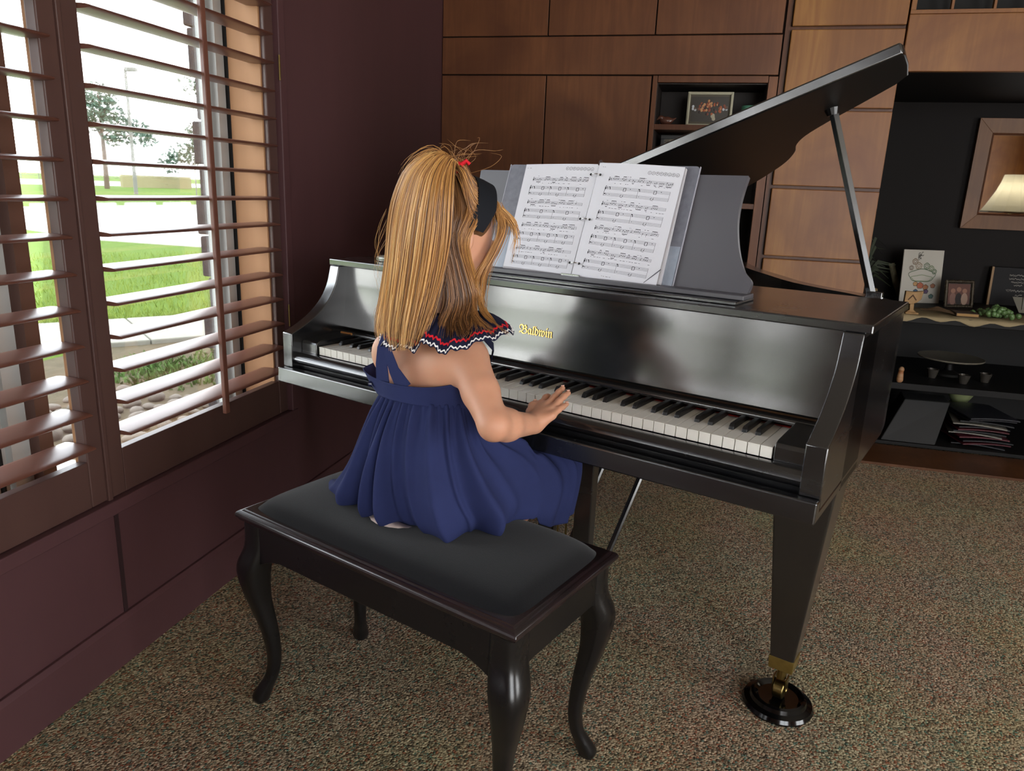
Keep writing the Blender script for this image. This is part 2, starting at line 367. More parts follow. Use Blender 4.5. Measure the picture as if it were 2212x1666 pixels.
# niche face frame
pnl(.116, .139, .06, 1.690, g=.0012, y=YB - .001, t=.02); pnl(.609, .649, .06, 1.688, g=.0012, y=YB - .001, t=.02); pnl(.139, .609, 1.660, 1.690, g=.001, y=YB - .001, t=.02)
pnl(.139, .609, .06, .80, y=YB)
link('niche_lining', MB().box(NX0, NX0 + .004, YB + .012, 2.28, NZ0, NZ1).box(NX1 - .004, NX1, YB + .012, 2.28, NZ0, NZ1).box(NX0, NX1, 2.274, 2.28, NZ0, NZ1).box(NX0, NX1, YB + .02, 2.28, NZ1 - .004, NZ1), mat('niche_lining', '231a16', .6), wb_)
link('niche_shelf', MB().box(NX0, NX1, YB + .004, 2.275, 1.462, 1.486), M['panel_dark'], wb_, bevel=.0015)
link('niche_shelf', MB().box(NX0, NX1, YB + .004, 2.275, 1.13, 1.154), M['panel_dark'], wb_, bevel=.0015)
# column with raised boards, behind the plane of the bookcase
link('post', MB().box(.652, .664, YB, YB + .09, .0, ZC), M['panel_dark'], wb_)
link('column_backing', MB().box(.664, 1.128, YB + .055, YB + .07, 0, ZC), M['panel_dark'], wb_)
for z0, z1 in ((1.887, ZC), (1.562, 1.883), (1.235, 1.560), (.925, 1.232), (.60, .922), (.28, .597), (.0, .277)):
    link('wood_panel', MB().box(.680, 1.125, YB + .03, YB + .055, z0 + .004, z1 - .006), M['panel_gold'], wb_, bevel=.004)
# overmantel: deep box over the dark recess
om = MB(); om.box(1.131, 2.2, YB + .03, 2.06, 1.712, 1.93)
link('overmantel', om, M['panel_gold'], wb_, bevel=.003)
link('overmantel_frame', MB().box(1.131, 2.2, YB + .026, YB + .05, 1.930, 1.945).box(1.131, 1.15, YB + .026, YB + .05, 1.945, ZC).box(1.278, 1.288, YB + .026, YB + .05, 1.945, ZC).box(1.431, 1.441, YB + .026, YB + .05, 1.945, ZC).box(1.58, 1.59, YB + .026, YB + .05, 1.945, ZC).box(1.15, 2.2, YB + .1, YB + .12, 1.93, ZC, 1).box(1.131, 2.9, 2.06, 3.05, 1.93, 1.95, 1), [M['panel_gold'], M['cabinet']], wb_, bevel=.001)
link('recess_wall', MB().box(1.126, 3.0, 3.05, 3.2, 0, ZC), M['dark_wall'], wb_)
link('recess_wall_side', MB().box(1.124, 1.1285, 2.086, 3.05, 0, 1.712).box(1.1285, 2.2, 2.06, 3.05, 1.712, 1.716), M['dark_wall'], wb_)
link('end_panel', MB().box(2.7, 4.5, 2.9, 3.2, 0, ZC), M['panel_gold'], wb_)
link('recess_side', MB().box(2.9, 3.0, 2.5, 3.05, 0, ZC), M['panel_gold'], wb_)
hs = MB(); hs.box(1.0, 2.9, 2.0, 2.30, 0, .012)
struct('trim_5', hs, M['hearth'])
M['fallboard'] = mat('fallboard_lacquer', '121412', .15, 1.0, coat=.8, coatr=.16, rvar=(2.2, .12, .26, (1, 1, 2)), bump=(5, .04, .004))
M['desk'] = mat('worn_satin_lacquer', '454349', .45, .9, rvar=(6, .38, .5))
M['cup'] = mat('black_plastic_cup', '060607', .12, .5)
M['binder'] = mat('grey_binder_vinyl', '5c5d66', .45, .5, noise=('6c6d76', 60, (1, 1, 1), .2))
M['vinyl'] = mat('clear_vinyl_edge', 'a8a8b2', .15, .8)
M['pocket'] = mat('clear_pocket_with_paper', '98a0ac', .25, .8, noise=('747c8a', 18, (1, 1, .5), .2), bump=(22, .25, .004))
M['paper'] = mat('white_paper', 'cdcdd4', .7, .3)
M['paper_edge'] = mat('paper_edges', 'b8b6ba', .8, .2, bump=(700, .4, .001, (1, 1, .02)))
M['ink'] = mat('printed_ink', '1e1e24', .7, .2)
M['ink_grey'] = mat('thin_staff_ink', '5c5c64', .7, .2)
M['tin'] = mat('silver_tin', 'b8beba', .3, .5, metal=.5)
M['tin_green'] = mat('green_band', '5f7a6c', .4, .5)

# ================================================================== OUTSIDE THE WINDOW
GZ = -.10
M['grass'] = mat('lawn_grass', '566925', .9, .1, noise=('4c6020', 3, (1, 1, 1), .25), bump=(60, .8, .02))
M['blade'] = mat('grass_blade', '66782a', .7, .2, noise=('788434', 5, (1, 1, 1), .2))
M['asphalt'] = mat('pale_concrete', 'a8a49c', .9, .2)
M['slab'] = mat('kerb_concrete', '7c786c', .9, .2, noise=('888478', 6, (1, 1, 1), .2))
M['dirt'] = mat('garden_soil', '4a4232', .95, .1, noise=('5a503e', 8, (1, 1, 1), .25), bump=(30, .5, .02))
M['stone'] = mat('river_stone', '6e655a', .8, .3, noise=('5a5146', 9, (1, 1, 1), .25))
M['rubble'] = mat('dark_rough_stone', '202328', .9, .2, noise=('2c3036', 8, (1, 1, 1), .25), bump=(20, .8, .02))
M['bark'] = mat('bark', '5a4c40', .9, .1); M['leaf'] = mat('tree_leaf', '4c5e4c', .8, .2, noise=('3c5044', 1.2, (1, 1, 1), .3))
M['weed'] = mat('weed_leaf', '48602c', .8, .2)
struct('ground_outside', MB().box(-420, -1.05, -150, 420, GZ - .1, GZ), M['grass'])
struct('road_outside', MB().prism([(-23.6, 8), (-22.4, 60), (-6.6, 60), (-6.9, 10.49), (-8.5, 10.55), (-11.08, 10.6), (-14.1, 11.8), (-16, 8)][::-1], 'z', GZ, GZ + .02), M['asphalt'], )
bpy.data.objects['road_outside'].data.flip_normals() if False else None
struct('garden_bed', MB().box(-3.9, -1.05, .95, 6, GZ, GZ + .012), M['dirt']); bpy.data.objects['garden_bed']['kind'] = 'structure'
kd = Vector((.63, .777, 0)); kn = Vector((-.777, .63, 0)); k0 = Vector((-3.82, 2.92, 0))
def kpt(s_, t, z): p = k0 + kd * s_ + kn * t; return (p.x, p.y, z)
kb_ = MB()
for s0, s1 in ((-3.6, -1.21), (-1.2, .28), (.29, 3.5)):
    kb_.loft([[kpt(s0, 0, z), kpt(s1, 0, z), kpt(s1, 1.05, z), kpt(s0, 1.05, z)] for z in (GZ, GZ + .05)])
struct('path_outside', kb_, M['slab'], bevel=.01)
struct('patio_outside', MB().box(-5.2, -1.05, -6, .95, GZ, GZ + .03), M['asphalt'])
# parking blocks along the far kerb
pb0 = None
for i in range(6):
    c = (-23.3 + .05 * i, 21.4 + i * 2.25, GZ)
    if pb0 is None:
        pb0 = link('parking_block', MB().prism([(-.09, 0), (-.06, .13), (.06, .13), (.09, 0)][::-1], 'y', -.85, .85), mat('white_concrete', 'd0cdc6', .8, .2), None, .01); pb0.location = c
        tag(pb0, 'white concrete parking block at the far kerb of the car park', 'parking block', 'parking blocks along the far kerb')
    else: o = pb0.copy(); COL.objects.link(o); o.location = c
# lamp post
lp = thing('street_lamp', 'tall slim street lamp between the two trees outside', 'street lamp', (-36.9, 41.5, GZ))
link('pole', MB().tube([(-36.9, 41.5, GZ), (-36.9, 41.5, 7.75)], [.13, .09], 10), mat('lamp_grey', '6e6c66', .6, .3), lp, smooth=50)
link('lamp_head', MB().box(-36.9, -36.1, 41.4, 41.75, 7.62, 7.84).tube([(-36.9, 41.5, 7.7), (-36.5, 41.55, 7.72)], .06, 8), bpy.data.materials['lamp_grey'], lp, .03)
# trees
def tree(x, y, h, seed, blobs, label, tr=.22, leaf=.42, n=1500):
    t = thing('tree', label, 'tree', (x, y, GZ), group=None); rn = random.Random(seed); mb = MB()
    mb.tube([(x, y, GZ), (x + .05 * h * .1, y, GZ + h * .35), (x - .02 * h, y + .02 * h, GZ + h * .62), (x, y, GZ + h * .85)], [tr, tr * .8, tr * .5, tr * .2], 8)
    for bx_, by_, bz_, br in blobs[:7]: mb.tube([(x, y, GZ + h * .45), (x + bx_ * .6, y + by_ * .6, GZ + bz_ - br * .4), (x + bx_, y + by_, GZ + bz_)], [tr * .4, tr * .25, tr * .1], 6)
    link('trunk', mb, M['bark'], t, smooth=60); lv = MB(); tot = sum(b_[3] ** 2 for b_ in blobs)
    for bx_, by_, bz_, br in blobs:
        for _ in range(int(n * br * br / tot)):
            d = Vector((rn.gauss(0, 1), rn.gauss(0, 1), rn.gauss(0, 1))).normalized() * br * (rn.random() ** .45); c = Vector((x + bx_, y + by_, GZ + bz_)) + Vector((d.x, d.y, d.z * .8))
            u = Vector((rn.gauss(0, 1), rn.gauss(0, 1), rn.gauss(0, 1))).normalized(); w_ = u.orthogonal().normalized(); s_ = leaf * (.5 + rn.random())
            lv.add([tuple(c - u * s_ * .5), tuple(c + w_ * s_ * .28), tuple(c + u * s_ * .5), tuple(c - w_ * s_ * .28)], [(0, 1, 2, 3)])
    link('foliage', lv, M['leaf'], t); return t
tree(-50.5, 53.8, 9.2, 1, [(-1.5, -.6, 6.9, 1.5), (-.4, .6, 7.6, 1.5), (.6, 0, 6.6, 1.5), (-.8, 0, 5.6, 1.4), (1.6, .4, 5.6, 1.4), (2.6, 1.0, 4.8, 1.3), (1.2, .2, 4.4, 1.1), (3.4, 1.3, 4.2, .9), (-1.9, -.3, 6.0, 1.0)], 'leafy tree left of the lamp post, seen through the upper window louvers', n=1700, leaf=.34)
tree(-52.0, 69.5, 7.5, 2, [(0, 0, 4.6, 1.9), (-1.6, -1.4, 3.4, 1.8), (1.4, 1.0, 4.0, 1.8), (-.6, -.4, 5.9, 1.3), (-2.6, -2.2, 2.6, 1.4), (2.2, 2.2, 2.6, 1.7)], 'bushy tree right of the lamp post, beside the stone pillar', n=1500, leaf=.38)
tree(-26.3, 36.6, 9.5, 3, [(-1.0, -.8, 6.2, 1.0), (-.3, .2, 7.0, 1.0), (.8, 1.2, 6.0, 1.4), (-.2, .2, 5.2, .9)], 'nearer tree mostly hidden behind the stone pillar outside', n=900, leaf=.22)
struct('wall_outside', MB().prism([(-57, 63), (-55.5, 71.5), (-55.9, 71.6), (-57.4, 63.1)][::-1], 'z', GZ, 1.15), mat('tan_wall', '8c8464', .9, .2))
struct('path_far', MB().prism([(-64, 20), (-60, 120), (-90, 190), (-110, 20)], 'z', GZ, GZ + .03), M['asphalt'])
sp = MB(); sp.tube([(-30, 38.6, GZ), (-30, 38.6, 2.2)], .04, 8); sgn_ = link('signpost', sp, bpy.data.materials['lamp_grey'], None, org=(-30, 38.6, GZ)); tag(sgn_, 'thin grey signpost on the grass beyond the car park', 'post')
fc = MB()
for i in range(14): fc.tube([(-120 + i * 1.6, 92 + i * 2.0, GZ), (-120 + i * 1.6, 92 + i * 2.0, 1.5)], .06, 5)
for z in (.5, 1.0, 1.45): fc.tube([(-120, 92, z), (-120 + 13 * 1.6, 92 + 26, z)], .03, 4)
tag(link('fence', fc, bpy.data.materials['lamp_grey'], None, org=(-110, 105, GZ)), 'distant wire fence on the horizon beyond the lawn', 'fence')
# dark pillar of rough stones just outside the window
pr = random.Random(4); pm = MB(); z = GZ
while z < 3.0:
    h_ = pr.uniform(.07, .16); i_ = pr.uniform(-.012, .014); j_ = pr.uniform(-.01, .03)
    pm.box(-1.352 + j_, -1.06, .768 + i_, 1.5, z, z + h_ - .006); z += h_
pm.box(-1.31, -1.06, .80, 1.48, GZ, 3.0)
tag(link('stone_pillar', pm, M['rubble'], None, .006, org=(-1.24, 1.1, GZ)), 'dark rough stone pillar just outside, right of the window view', 'pillar', kind='thing')
# river stones under the window
protos = []
for q in range(4):
    bm = bmesh.new(); bmesh.ops.create_icosphere(bm, subdivisions=3, radius=1.0); r_ = random.Random(q)
    ph_ = [r_.uniform(0, 6) for _ in range(6)]
    for v in bm.verts:
        c = v.co; k = 1 + .10 * sin(c.x * 2.3 + ph_[0]) + .08 * sin(c.y * 3.1 + ph_[1]) + .07 * sin(c.z * 2.7 + ph_[2]); v.co = Vector((c.x * k, c.y * k * .74, c.z * k * .5))
    me = bpy.data.meshes.new('river_stone'); bm.to_mesh(me); bm.free(); me.materials.append(M['stone']); me.shade_smooth(); protos.append(me)
pr = random.Random(9); placed = []; tries = 0
while len(placed) < 110 and tries < 6000:
    tries += 1; x, y = pr.uniform(-3.0, -1.42), pr.uniform(1.12, 1.98); 
    if y > 1.3 + (-x - 1.2) * .95 + .35: continue
    r_ = pr.uniform(.035, .085)
    if any((x - a) ** 2 + (y - b_) ** 2 < (1.02 * (r_ + c)) ** 2 for a, b_, c in placed): continue
    placed.append((x, y, r_)); o = bpy.data.objects.new('river_stone', protos[len(placed) % 4]); COL.objects.link(o); o.location = (x, y, GZ + .012 + r_ * .32); o.scale = (r_, r_, r_); o.rotation_euler = (pr.uniform(-.2, .2), pr.uniform(-.2, .2), pr.uniform(0, 6.28))
    tag(o, 'rounded tan river stone in the bed below the window', 'stone', 'river stones in the bed below the window')
def blades(name, n, region, h, w_, m, seed, label, cat):
    rn = np.random.RandomState(seed); V = []; F = []
    for i in range(n):
        x, y = region(rn); a = rn.rand() * 6.28; hh = h * (.5 + rn.rand()); l = rn.randn(2) * hh * .45; dx_, dy_ = cos(a) * w_, sin(a) * w_
        b0 = len(V); V += [(x - dx_, y - dy_, GZ), (x + dx_, y + dy_, GZ), (x + dx_ * .6 + l[0] * .4, y + dy_ * .6 + l[1] * .4, GZ + hh * .6), (x - dx_ * .6 + l[0] * .4, y - dy_ * .6 + l[1] * .4, GZ + hh * .6), (x + l[0], y + l[1], GZ + hh)]; F += [(b0, b0 + 1, b0 + 2, b0 + 3), (b0 + 3, b0 + 2, b0 + 4)]
    mb = MB(); mb.v = V; mb.f = F; mb.mi = [0] * len(F); o = link(name, mb, m); tag(o, label, cat, kind='stuff')
def rg1(rn):
    s_ = -2.6 + rn.rand() * 6.2; t = 1.06 + (rn.rand() ** 2.2) * 6.5; p = k0 + kd * s_ + kn * t; return p.x, p.y
blades('grass', 16000, rg1, .065, .004, M['blade'], 2, 'bright green mown grass between the kerb slab and the car park', 'grass')
def rg2(rn):
    c = [(-3.0, 2.45), (-2.7, 2.9), (-3.2, 2.6), (-2.3, 2.6), (-2.8, 2.35), (-2.9, 3.1), (-2.2, 3.2)][rn.randint(7)]; return c[0] + rn.uniform(-.25, .25), max(2.12, c[1] + rn.uniform(-.3, .3))
blades('weeds', 1500, rg2, .05, .012, M['weed'], 3, 'patchy green weeds in the soil below the window', 'weeds')

# ================================================================== PIANO (piano frame: x along the keys, y away from the player)
PN = thing('grand_piano', 'black lacquered baby grand piano with raised lid and open keyboard', 'piano', (0, .5, 0), 'p')
def pp(name, mb, m, bevel=0, smooth=None, parent=None, **k): return link(name, mb, m, parent or PN, bevel, smooth, **k)
# rim (case side) outline
out = [(-.712, .142), (-.712, 1.50)] + bez([(-.712, 1.50), (-.69, 1.66), (-.60, 1.78), (-.42, 1.84), (-.24, 1.83), (-.08, 1.74), (.02, 1.60), (.10, 1.45), (.18, 1.32), (.26, 1.21), (.37, 1.06), (.47, .97), (.57, .90), (.65, .82), (.70, .72), (.712, .60)], 4)[1:] + [(.712, .142)]
def inset(poly, d):
    n = len(poly); r = []
    for i in range(n):
        a = Vector(poly[i - 1]); b = Vector(poly[i]); c = Vector(poly[(i + 1) % n])
        e1 = (b - a).normalized(); e2 = (c - b).normalized(); n1 = Vector((e1.y, -e1.x)); n2 = Vector((e2.y, -e2.x)); q = (n1 + n2).normalized()
        r.append(tuple(b + q * d / max(.4, q.dot(n1))))
    return r
inn = inset(out, .045)
mb = MB(); k = len(out)
for j in range(k - 1):
    (a0, b0), (a1, b1), (c0, d0), (c1, d1) = out[j], out[j + 1], inn[j], inn[j + 1]
    mb.add([(a0, b0, .635), (a1, b1, .635), (a1, b1, .935), (a0, b0, .935), (c0, d0, .635), (c1, d1, .635), (c1, d1, .935), (c0, d0, .935)],
           [(0, 1, 2, 3), (4, 7, 6, 5), (3, 2, 6, 7), (0, 4, 5, 1)])
pp('rim', mb, M['lacquer'], smooth=40, nrm=True)
mb = MB(); mb.prism([(x, y) for x, y in inn][::-1], 'z', .80, .806); pp('soundboard', mb, mat('soundboard', '7a5a30', .5), nrm=True)
mb = MB(); mb.prism([(x * .96, .62 + (y - .62) * .95) for x, y in inn if y > .5][::-1], 'z', .845, .857); pp('cast_plate', mb, M['plate'], nrm=True)
mb = MB()
for i in range(34):
    x = -.60 + i * .033; y1 = 1.62 - max(0, (x + .35)) * 1.15
    mb.tube([(x, .62, .868), (x * .9 - .03, max(.95, y1), .868)], .0012, 4)
tag(pp('string', mb, M['brass_old']), kind='stuff')
# keybed and key slip
mb = MB(); mb.prism([(-.062, .6356), (.30, .6356), (.30, .655), (-.035, .655), (-.035, .676), (-.060, .676)], 'x', -.712, .712); pp('keybed', mb, M['lacquer'], bevel=.003)
sl = [(-.018, .655), (-.018, .682)] + [(-.010 - .026 * sin(t), .699 - .0175 * cos(t)) for t in [0, .4, .8, 1.2, 1.6, 2.0, 2.4, 2.8]] + [(-.010, .7165), (-.006, .7155), (-.004, .713), (-.004, .655)]
mb = MB(); mb.prism(sl[::-1], 'x', -.675, .675); pp('key_slip', mb, M['lacquer'], smooth=30, nrm=True)
mb = MB(); mb.box(-.675, .675, -.004, .30, .655, .70); pp('key_frame', mb, M['ebony'])
# cheeks (arms)
arc = bez([(-.040, .7705), (.0, .7865), (.0475, .812), (.088, .845), (.118, .888), (.135, .943)], 4)
for s in (-1, 1):
    poly = [(-.034, .6556), (-.034, .6765), (-.040, .6765)] + arc + [(.30, .943), (.30, .6556)]
    a, b = (.675, .712) if s > 0 else (-.712, -.675)
    mb = MB(); mb.prism(poly[::-1], 'x', a, b); c = pp('cheek', mb, M['lacquer'], bevel=.002, smooth=25, nrm=True)
    kb = MB(); a, b = (.616, .675) if s > 0 else (-.675, -.616)
    q = [(-.006, .70), (-.006, .742), (-.002, .748), (.010, .752), (.135, .757), (.135, .70)]
    kb.prism(q[::-1], 'x', a, b); pp('key_block', kb, M['lacquer'], bevel=.002, smooth=25, nrm=True)
mb = MB(); mb.add([(.7125, -.036, .760), (.7125, -.040, .742), (.7125, -.0405, .771), (.7128, -.030, .771)], [(0, 1, 2, 3)])
# fallboard
fb = [(.152, .763)] + bez([(.148, .768), (.1525, .80), (.159, .86), (.1665, .942)], 6) + [(.185, .942), (.185, .763)]
mb = MB(); mb.prism(fb[::-1], 'x', -.675, .675); FB = pp('fallboard', mb, M['fallboard'], smooth=25, nrm=True)
mb = MB(); mb.prism([(.128, .748), (.128, .755), (.133, .7595), (.145, .7605), (.170, .7605), (.170, .748)][::-1], 'x', -.675, .675); pp('fallboard_rail', mb, M['lacquer'], bevel=.002)
mb = MB(); mb.prism([(.150, .7385), (.140, .748), (.165, .748), (.165, .7385)][::-1], 'x', -.675, .675); pp('name_rail', mb, M['ebony'])
pp('felt_strip', MB().box(-.614, .6135, .1455, .152, .7378, .7400), M['felt'])
# maker's name in gold blackletter on the fallboard
def text_mesh(name, body, size, m, M4, parent, extrude=.0002, bold=0):
    cu = bpy.data.curves.new(name, 'FONT'); cu.body = body; cu.size = size; cu.extrude = extrude; cu.offset = bold; cu.resolution_u = 3
    o = bpy.data.objects.new(name + '_src', cu); COL.objects.link(o)
    dg = bpy.context.evaluated_depsgraph_get(); me = bpy.data.meshes.new_from_object(o.evaluated_get(dg)); bpy.data.objects.remove(o)
    me.transform(M4); 
    off = org_of(parent); me.transform(Matrix.Translation(-off)); me.name = name
    t = bpy.data.objects.new(name, me); COL.objects.link(t); t.parent = parent; me.materials.clear(); me.materials.append(m); return t
letters = '\U0001D505\U0001D51E\U0001D529\U0001D521\U0001D534\U0001D526\U0001D52B'
lt = text_mesh('lettering', letters, .0300, M['gold'], Matrix.Translation((-.061, .1548, .835)) @ Matrix.Rotation(pi / 2 - .105, 4, 'X'), FB, .0003, .0004)
xs = [v.co.x for v in lt.data.vertices]; sx = .096 / (max(xs) - min(xs)); x0_ = min(xs)
for v in lt.data.vertices: v.co.x = x0_ + (v.co.x - x0_) * sx
# keys
wk = MB(); WX = 1.225 / 52
wk.box(-.0109, .0109, .0008, .152, .716, .7365); wk.box(-.0111, .0111, 0, .152, .7358, .7382)
first = None; pat = [0, 2, 3, 5, 7, 8, 10]       # A B C D E F G
for i in range(52):
    x = -.6125 + WX * (i + .5)
    if first is None:
        first = pp('white_key', wk, M['ivory'], bevel=.0006); first.location.x = x
    else:
        c = first.copy(); COL.objects.link(c); c.parent = PN; c.location = (x, 0, 0)
bk = MB(); r0 = [(-.0055, .052, .738), (.0055, .052, .738), (.0055, .150, .738), (-.0055, .150, .738)]
bk.loft([r0, [(-.0052, .0545, .744), (.0052, .0545, .744), (.0052, .150, .744), (-.0052, .150, .744)], [(-.0045, .060, .7495), (.0045, .060, .7495), (.0045, .150, .7497), (-.0045, .150, .7497)]])
first = None; offs = {0: .0, 2: -.0022, 3: .0022, 5: -.003, 6: 0}
for i in range(51):
    n = i % 7                                     # 0=A 1=B 2=C 3=D 4=E 5=F 6=G
    if n in (1, 4): continue
    x = -.6125 + WX * (i + 1) + {0: .0025, 2: -.0022, 3: .0022, 5: -.0025, 6: 0}[n]
    if first is None: first = pp('black_key', bk, M['ebony'], bevel=.0012); first.location.x = x
    else:
        c = first.copy(); COL.objects.link(c); c.parent = PN; c.location = (x, 0, 0)
# lids
mb = MB(); mb.box(-.7245, .7245, .142, .582, .9425, .9605); pp('front_lid', mb, M['lacquer'], bevel=.003)
th = radians(21.5)
lidp = [(.0, .587), (1.452, .587), (1.454, .62), (1.446, .72), (1.430, .84), (1.396, .893)] + bez([(1.396, .893), (1.298, .968), (1.205, 1.035), (1.113, 1.121), (1.055, 1.225), (1.016, 1.353), (.945, 1.50), (.857, 1.617), (.74, 1.74), (.56, 1.85), (.30, 1.872), (.12, 1.81), (0, 1.66)], 4)[1:]
mb = MB(); mb.prism(lidp, 'z', 0, .026); mb.mi[0] = 1
mb.xf(Matrix.Translation((-.724, 0, .9605)) @ Matrix.Rotation(-th, 4, 'Y'))
pp('main_lid', mb, [M['lacquer'], M['lid_under']], bevel=.004, smooth=30, nrm=True)
# underside lining of the lid (duller)
pb = MB(); pb.tube([(.600, .885, .925), (.4345, .876, 1.405)], [.012, .012], 4, flat=.55, upv=(1, 0, .3)); pp('lid_prop', pb, M['lacquer'], bevel=.001)
hg = MB(); hg.box(.585, .625, .872, .898, .925, .945); pp('prop_hinge', hg, M['lacquer'], bevel=.002)
cup = MB(); cup.tube([(.428, .876, 1.415), (.433, .876, 1.398)], [.02, .014], 12); pp('prop_socket', cup, M['ebony'])
for y in (.75, 1.3):
    hb = MB(); hb.tube([(-.724, y, .955), (-.724, y + .07, .955)], .006, 8); pp('hinge', hb, M['brass_old'])
# music desk
B0 = Vector((0, .235, .978)); DV = Vector((0, .346, .938)).normalized(); DN = Vector((0, -DV.z, DV.y))
def DK(u, v, d): return tuple(B0 + Vector((u, 0, 0)) + DV * v + DN * d)
er = bez([(.4595, .0), (.4625, .030), (.4425, .0514), (.4227, .0904), (.4084, .1356), (.4015, .1765), (.4008, .2179), (.4045, .2595)], 4)
prof = er + [(2 * .042 - x, y) for x, y in er[::-1]]
mb = MB(); n = len(prof)
mb.v = [DK(x, y, 0) for x, y in prof] + [DK(x, y, -.014) for x, y in prof]
mb.f = [tuple(range(n)), tuple(range(n, 2 * n))[::-1]] + [(i, n + i, n + (i + 1) % n, (i + 1) % n) for i in range(n)]; mb.mi = [0] * len(mb.f)
pp('music_desk', mb, M['desk'], smooth=30, nrm=True)
pp('desk_ledge', MB().box(.084 - .4655, .4655, .197, .262, .9695, .9800), M['desk'], bevel=.002)
pp('desk_slide', MB().box(.084 - .456, .456, .178, .30, .9605, .9690), M['lacquer'], bevel=.002)
pp('desk_stay', MB().tube([(.25, .31, 1.13), (.25, .42, .965)], .005, 6).tube([(-.17, .31, 1.13), (-.17, .42, .965)], .005, 6), M['brass_old'])
# legs
def leg(cx, cy, parent=PN):
    zs = [(.640, .066), (.600, .066), (.14, .0275), (.118, .0275)]
    mb = MB(); mb.loft([[(cx - w, cy - w, z), (cx + w, cy - w, z), (cx + w, cy + w, z), (cx - w, cy + w, z)] for z, w in zs]); lg = link('leg', mb, M['lacquer'], parent, .004, nrm=True)
    f = MB(); f.loft([[(cx - w, cy - w, z), (cx + w, cy - w, z), (cx + w, cy + w, z), (cx - w, cy + w, z)] for z, w in ((.140, .0288), (.108, .0272))]); link('ferrule', f, M['brass'], lg, .001, nrm=True)
    c = MB(); c.tube([(cx, cy, .112), (cx, cy, .075)], .011, 10); c.box(cx - .016, cx - .013, cy - .012, cy + .012, .045, .08); c.box(cx + .013, cx + .016, cy - .012, cy + .012, .045, .08); link('caster_fork', c, M['brass_old'], lg)
    w = MB(); w.tube([(cx - .012, cy, .0448), (cx + .012, cy, .0448)], .0225, 20, upv=(0, 0, 1)); w.tube([(cx - .018, cy, .0448), (cx + .018, cy, .0448)], .008, 10); link('caster', w, M['brass_old'], lg, .003, 30)
    return lg
LEGS = [(.625, .318), (-.625, .318), (-.35, 1.52)]
for cx, cy in LEGS: leg(cx, cy)
for i, (cx, cy) in enumerate(LEGS):
    lb = ['round black cup under the front right piano leg with brass caster', 'round black cup under the window-side front piano leg, behind the bench', 'round black cup under the tail leg of the piano'][i]
    mb = MB(); mb.lathe([(.0, .0005), (.080, .0005), (.082, .006), (.078, .014), (.066, .019), (.063, .028), (.057, .031), (.052, .028), (.046, .023), (.0, .021)], (cx, cy, 0), 40, caps=False)
    cc = link('caster_cup', mb, M['cup'], None, smooth=28, fr='p', org=(cx, cy, 0), nrm=True); tag(cc, lb, 'caster cup', 'caster cups under the piano legs')
# lyre and pedals
LY = MB(); LY.box(-.058, -.014, .285, .315, .12, .636); L = pp('lyre', MB().box(-.10, .13, .25, .37, .085, .14), M['lacquer'], bevel=.004)
link('lyre_post', LY, M['lacquer'], L, .003); link('lyre_post', MB().box(.054, .104, .285, .315, .12, .636), M['lacquer'], L, .003)
link('lyre_head', MB().box(-.10, .15, .26, .35, .60, .636), M['lacquer'], L, .003)
for x in (-.005, .021, .047): link('pedal_rod', MB().tube([(x, .305, .13), (x, .305, .63)], .0028, 8), M['brass_old'], L)
for x in (-.055, .021, .095): link('pedal', MB().tube([(x, .27, .105), (x, .22, .104), (x, .175, .092), (x, .15, .090)], [.010, .010, .016, .010], 12, flat=.35, upv=(1, 0, 0)), M['brass'], L, 0, 40)
for x in (.0, .12): link('lyre_brace', MB().tube([(x - .01, .33, .13), (x + .06, .60, .632)], .0085, 8), M['lacquer'], L, 0, 40)

# ring binder with sheet music on the desk
BD = thing('ring_binder', 'open clear-covered ring binder holding printed sheet music on the piano desk', 'binder', (.04, .23, .985), 'p')
def dpl(mb, poly, d0, d1, mi=0):
    n = len(poly); vs = [DK(x, y, d1) for x, y in poly] + [DK(x, y, d0) for x, y in poly]
    return mb.add(vs, [tuple(range(n)), tuple(range(n, 2 * n))[::-1]] + [(i, n + i, n + (i + 1) % n, (i + 1) % n) for i in range(n)], mi)
def rrect(x0, x1, y0, y1, r, cs=(1, 1, 1, 1)):
    p = []
    for (cx, cy, a0, c) in ((x1 - r, y0 + r, -pi / 2, cs[0]), (x1 - r, y1 - r, 0, cs[1]), (x0 + r, y1 - r, pi / 2, cs[2]), (x0 + r, y0 + r, pi, cs[3])):
        for k in range(6): a = a0 + pi / 2 * k / 5; p.append((cx + r * cos(a), cy + r * sin(a)))
    return p
V0 = -.004
link('cover', dpl(MB(), rrect(-.222, .020, V0, .274, .010), .001, .0045), M['binder'], BD, nrm=True)
link('cover', dpl(MB(), rrect(.066, .2945, V0, .277, .010), .001, .0045), M['binder'], BD, nrm=True)
link('spine', dpl(MB(), rrect(.019, .067, V0, .276, .002), .0005, .004), M['binder'], BD, nrm=True)
link('vinyl_edge', dpl(dpl(MB(), [(-.2228, V0), (-.2215, V0), (-.2215, .274), (-.2228, .274)], .001, .0052), [(.2938, V0), (.2952, V0), (.2952, .276), (.2938, .276)], .001, .0052), M['vinyl'], BD)
link('pocket', dpl(MB(), [(-.220, V0 + .001), (-.10, V0 + .001), (-.10, .088), (-.220, .084)], .0045, .0055), M['pocket'], BD)
link('pocket', dpl(MB(), [(.15, V0 + .001), (.292, V0 + .001), (.292, .090), (.15, .090)], .0045, .0055), M['pocket'], BD)
link('page_stack', dpl(MB(), [(-.166, V0 + .002), (.038, V0 + .002), (.040, .272), (-.168, .270)], .006, .0105), M['paper_edge'], BD, nrm=True)
link('page_stack', dpl(MB(), [(.044, V0 + .002), (.268, V0 + .002), (.2655, .268), (.044, .274)], .006, .0145), M['paper_edge'], BD, nrm=True)
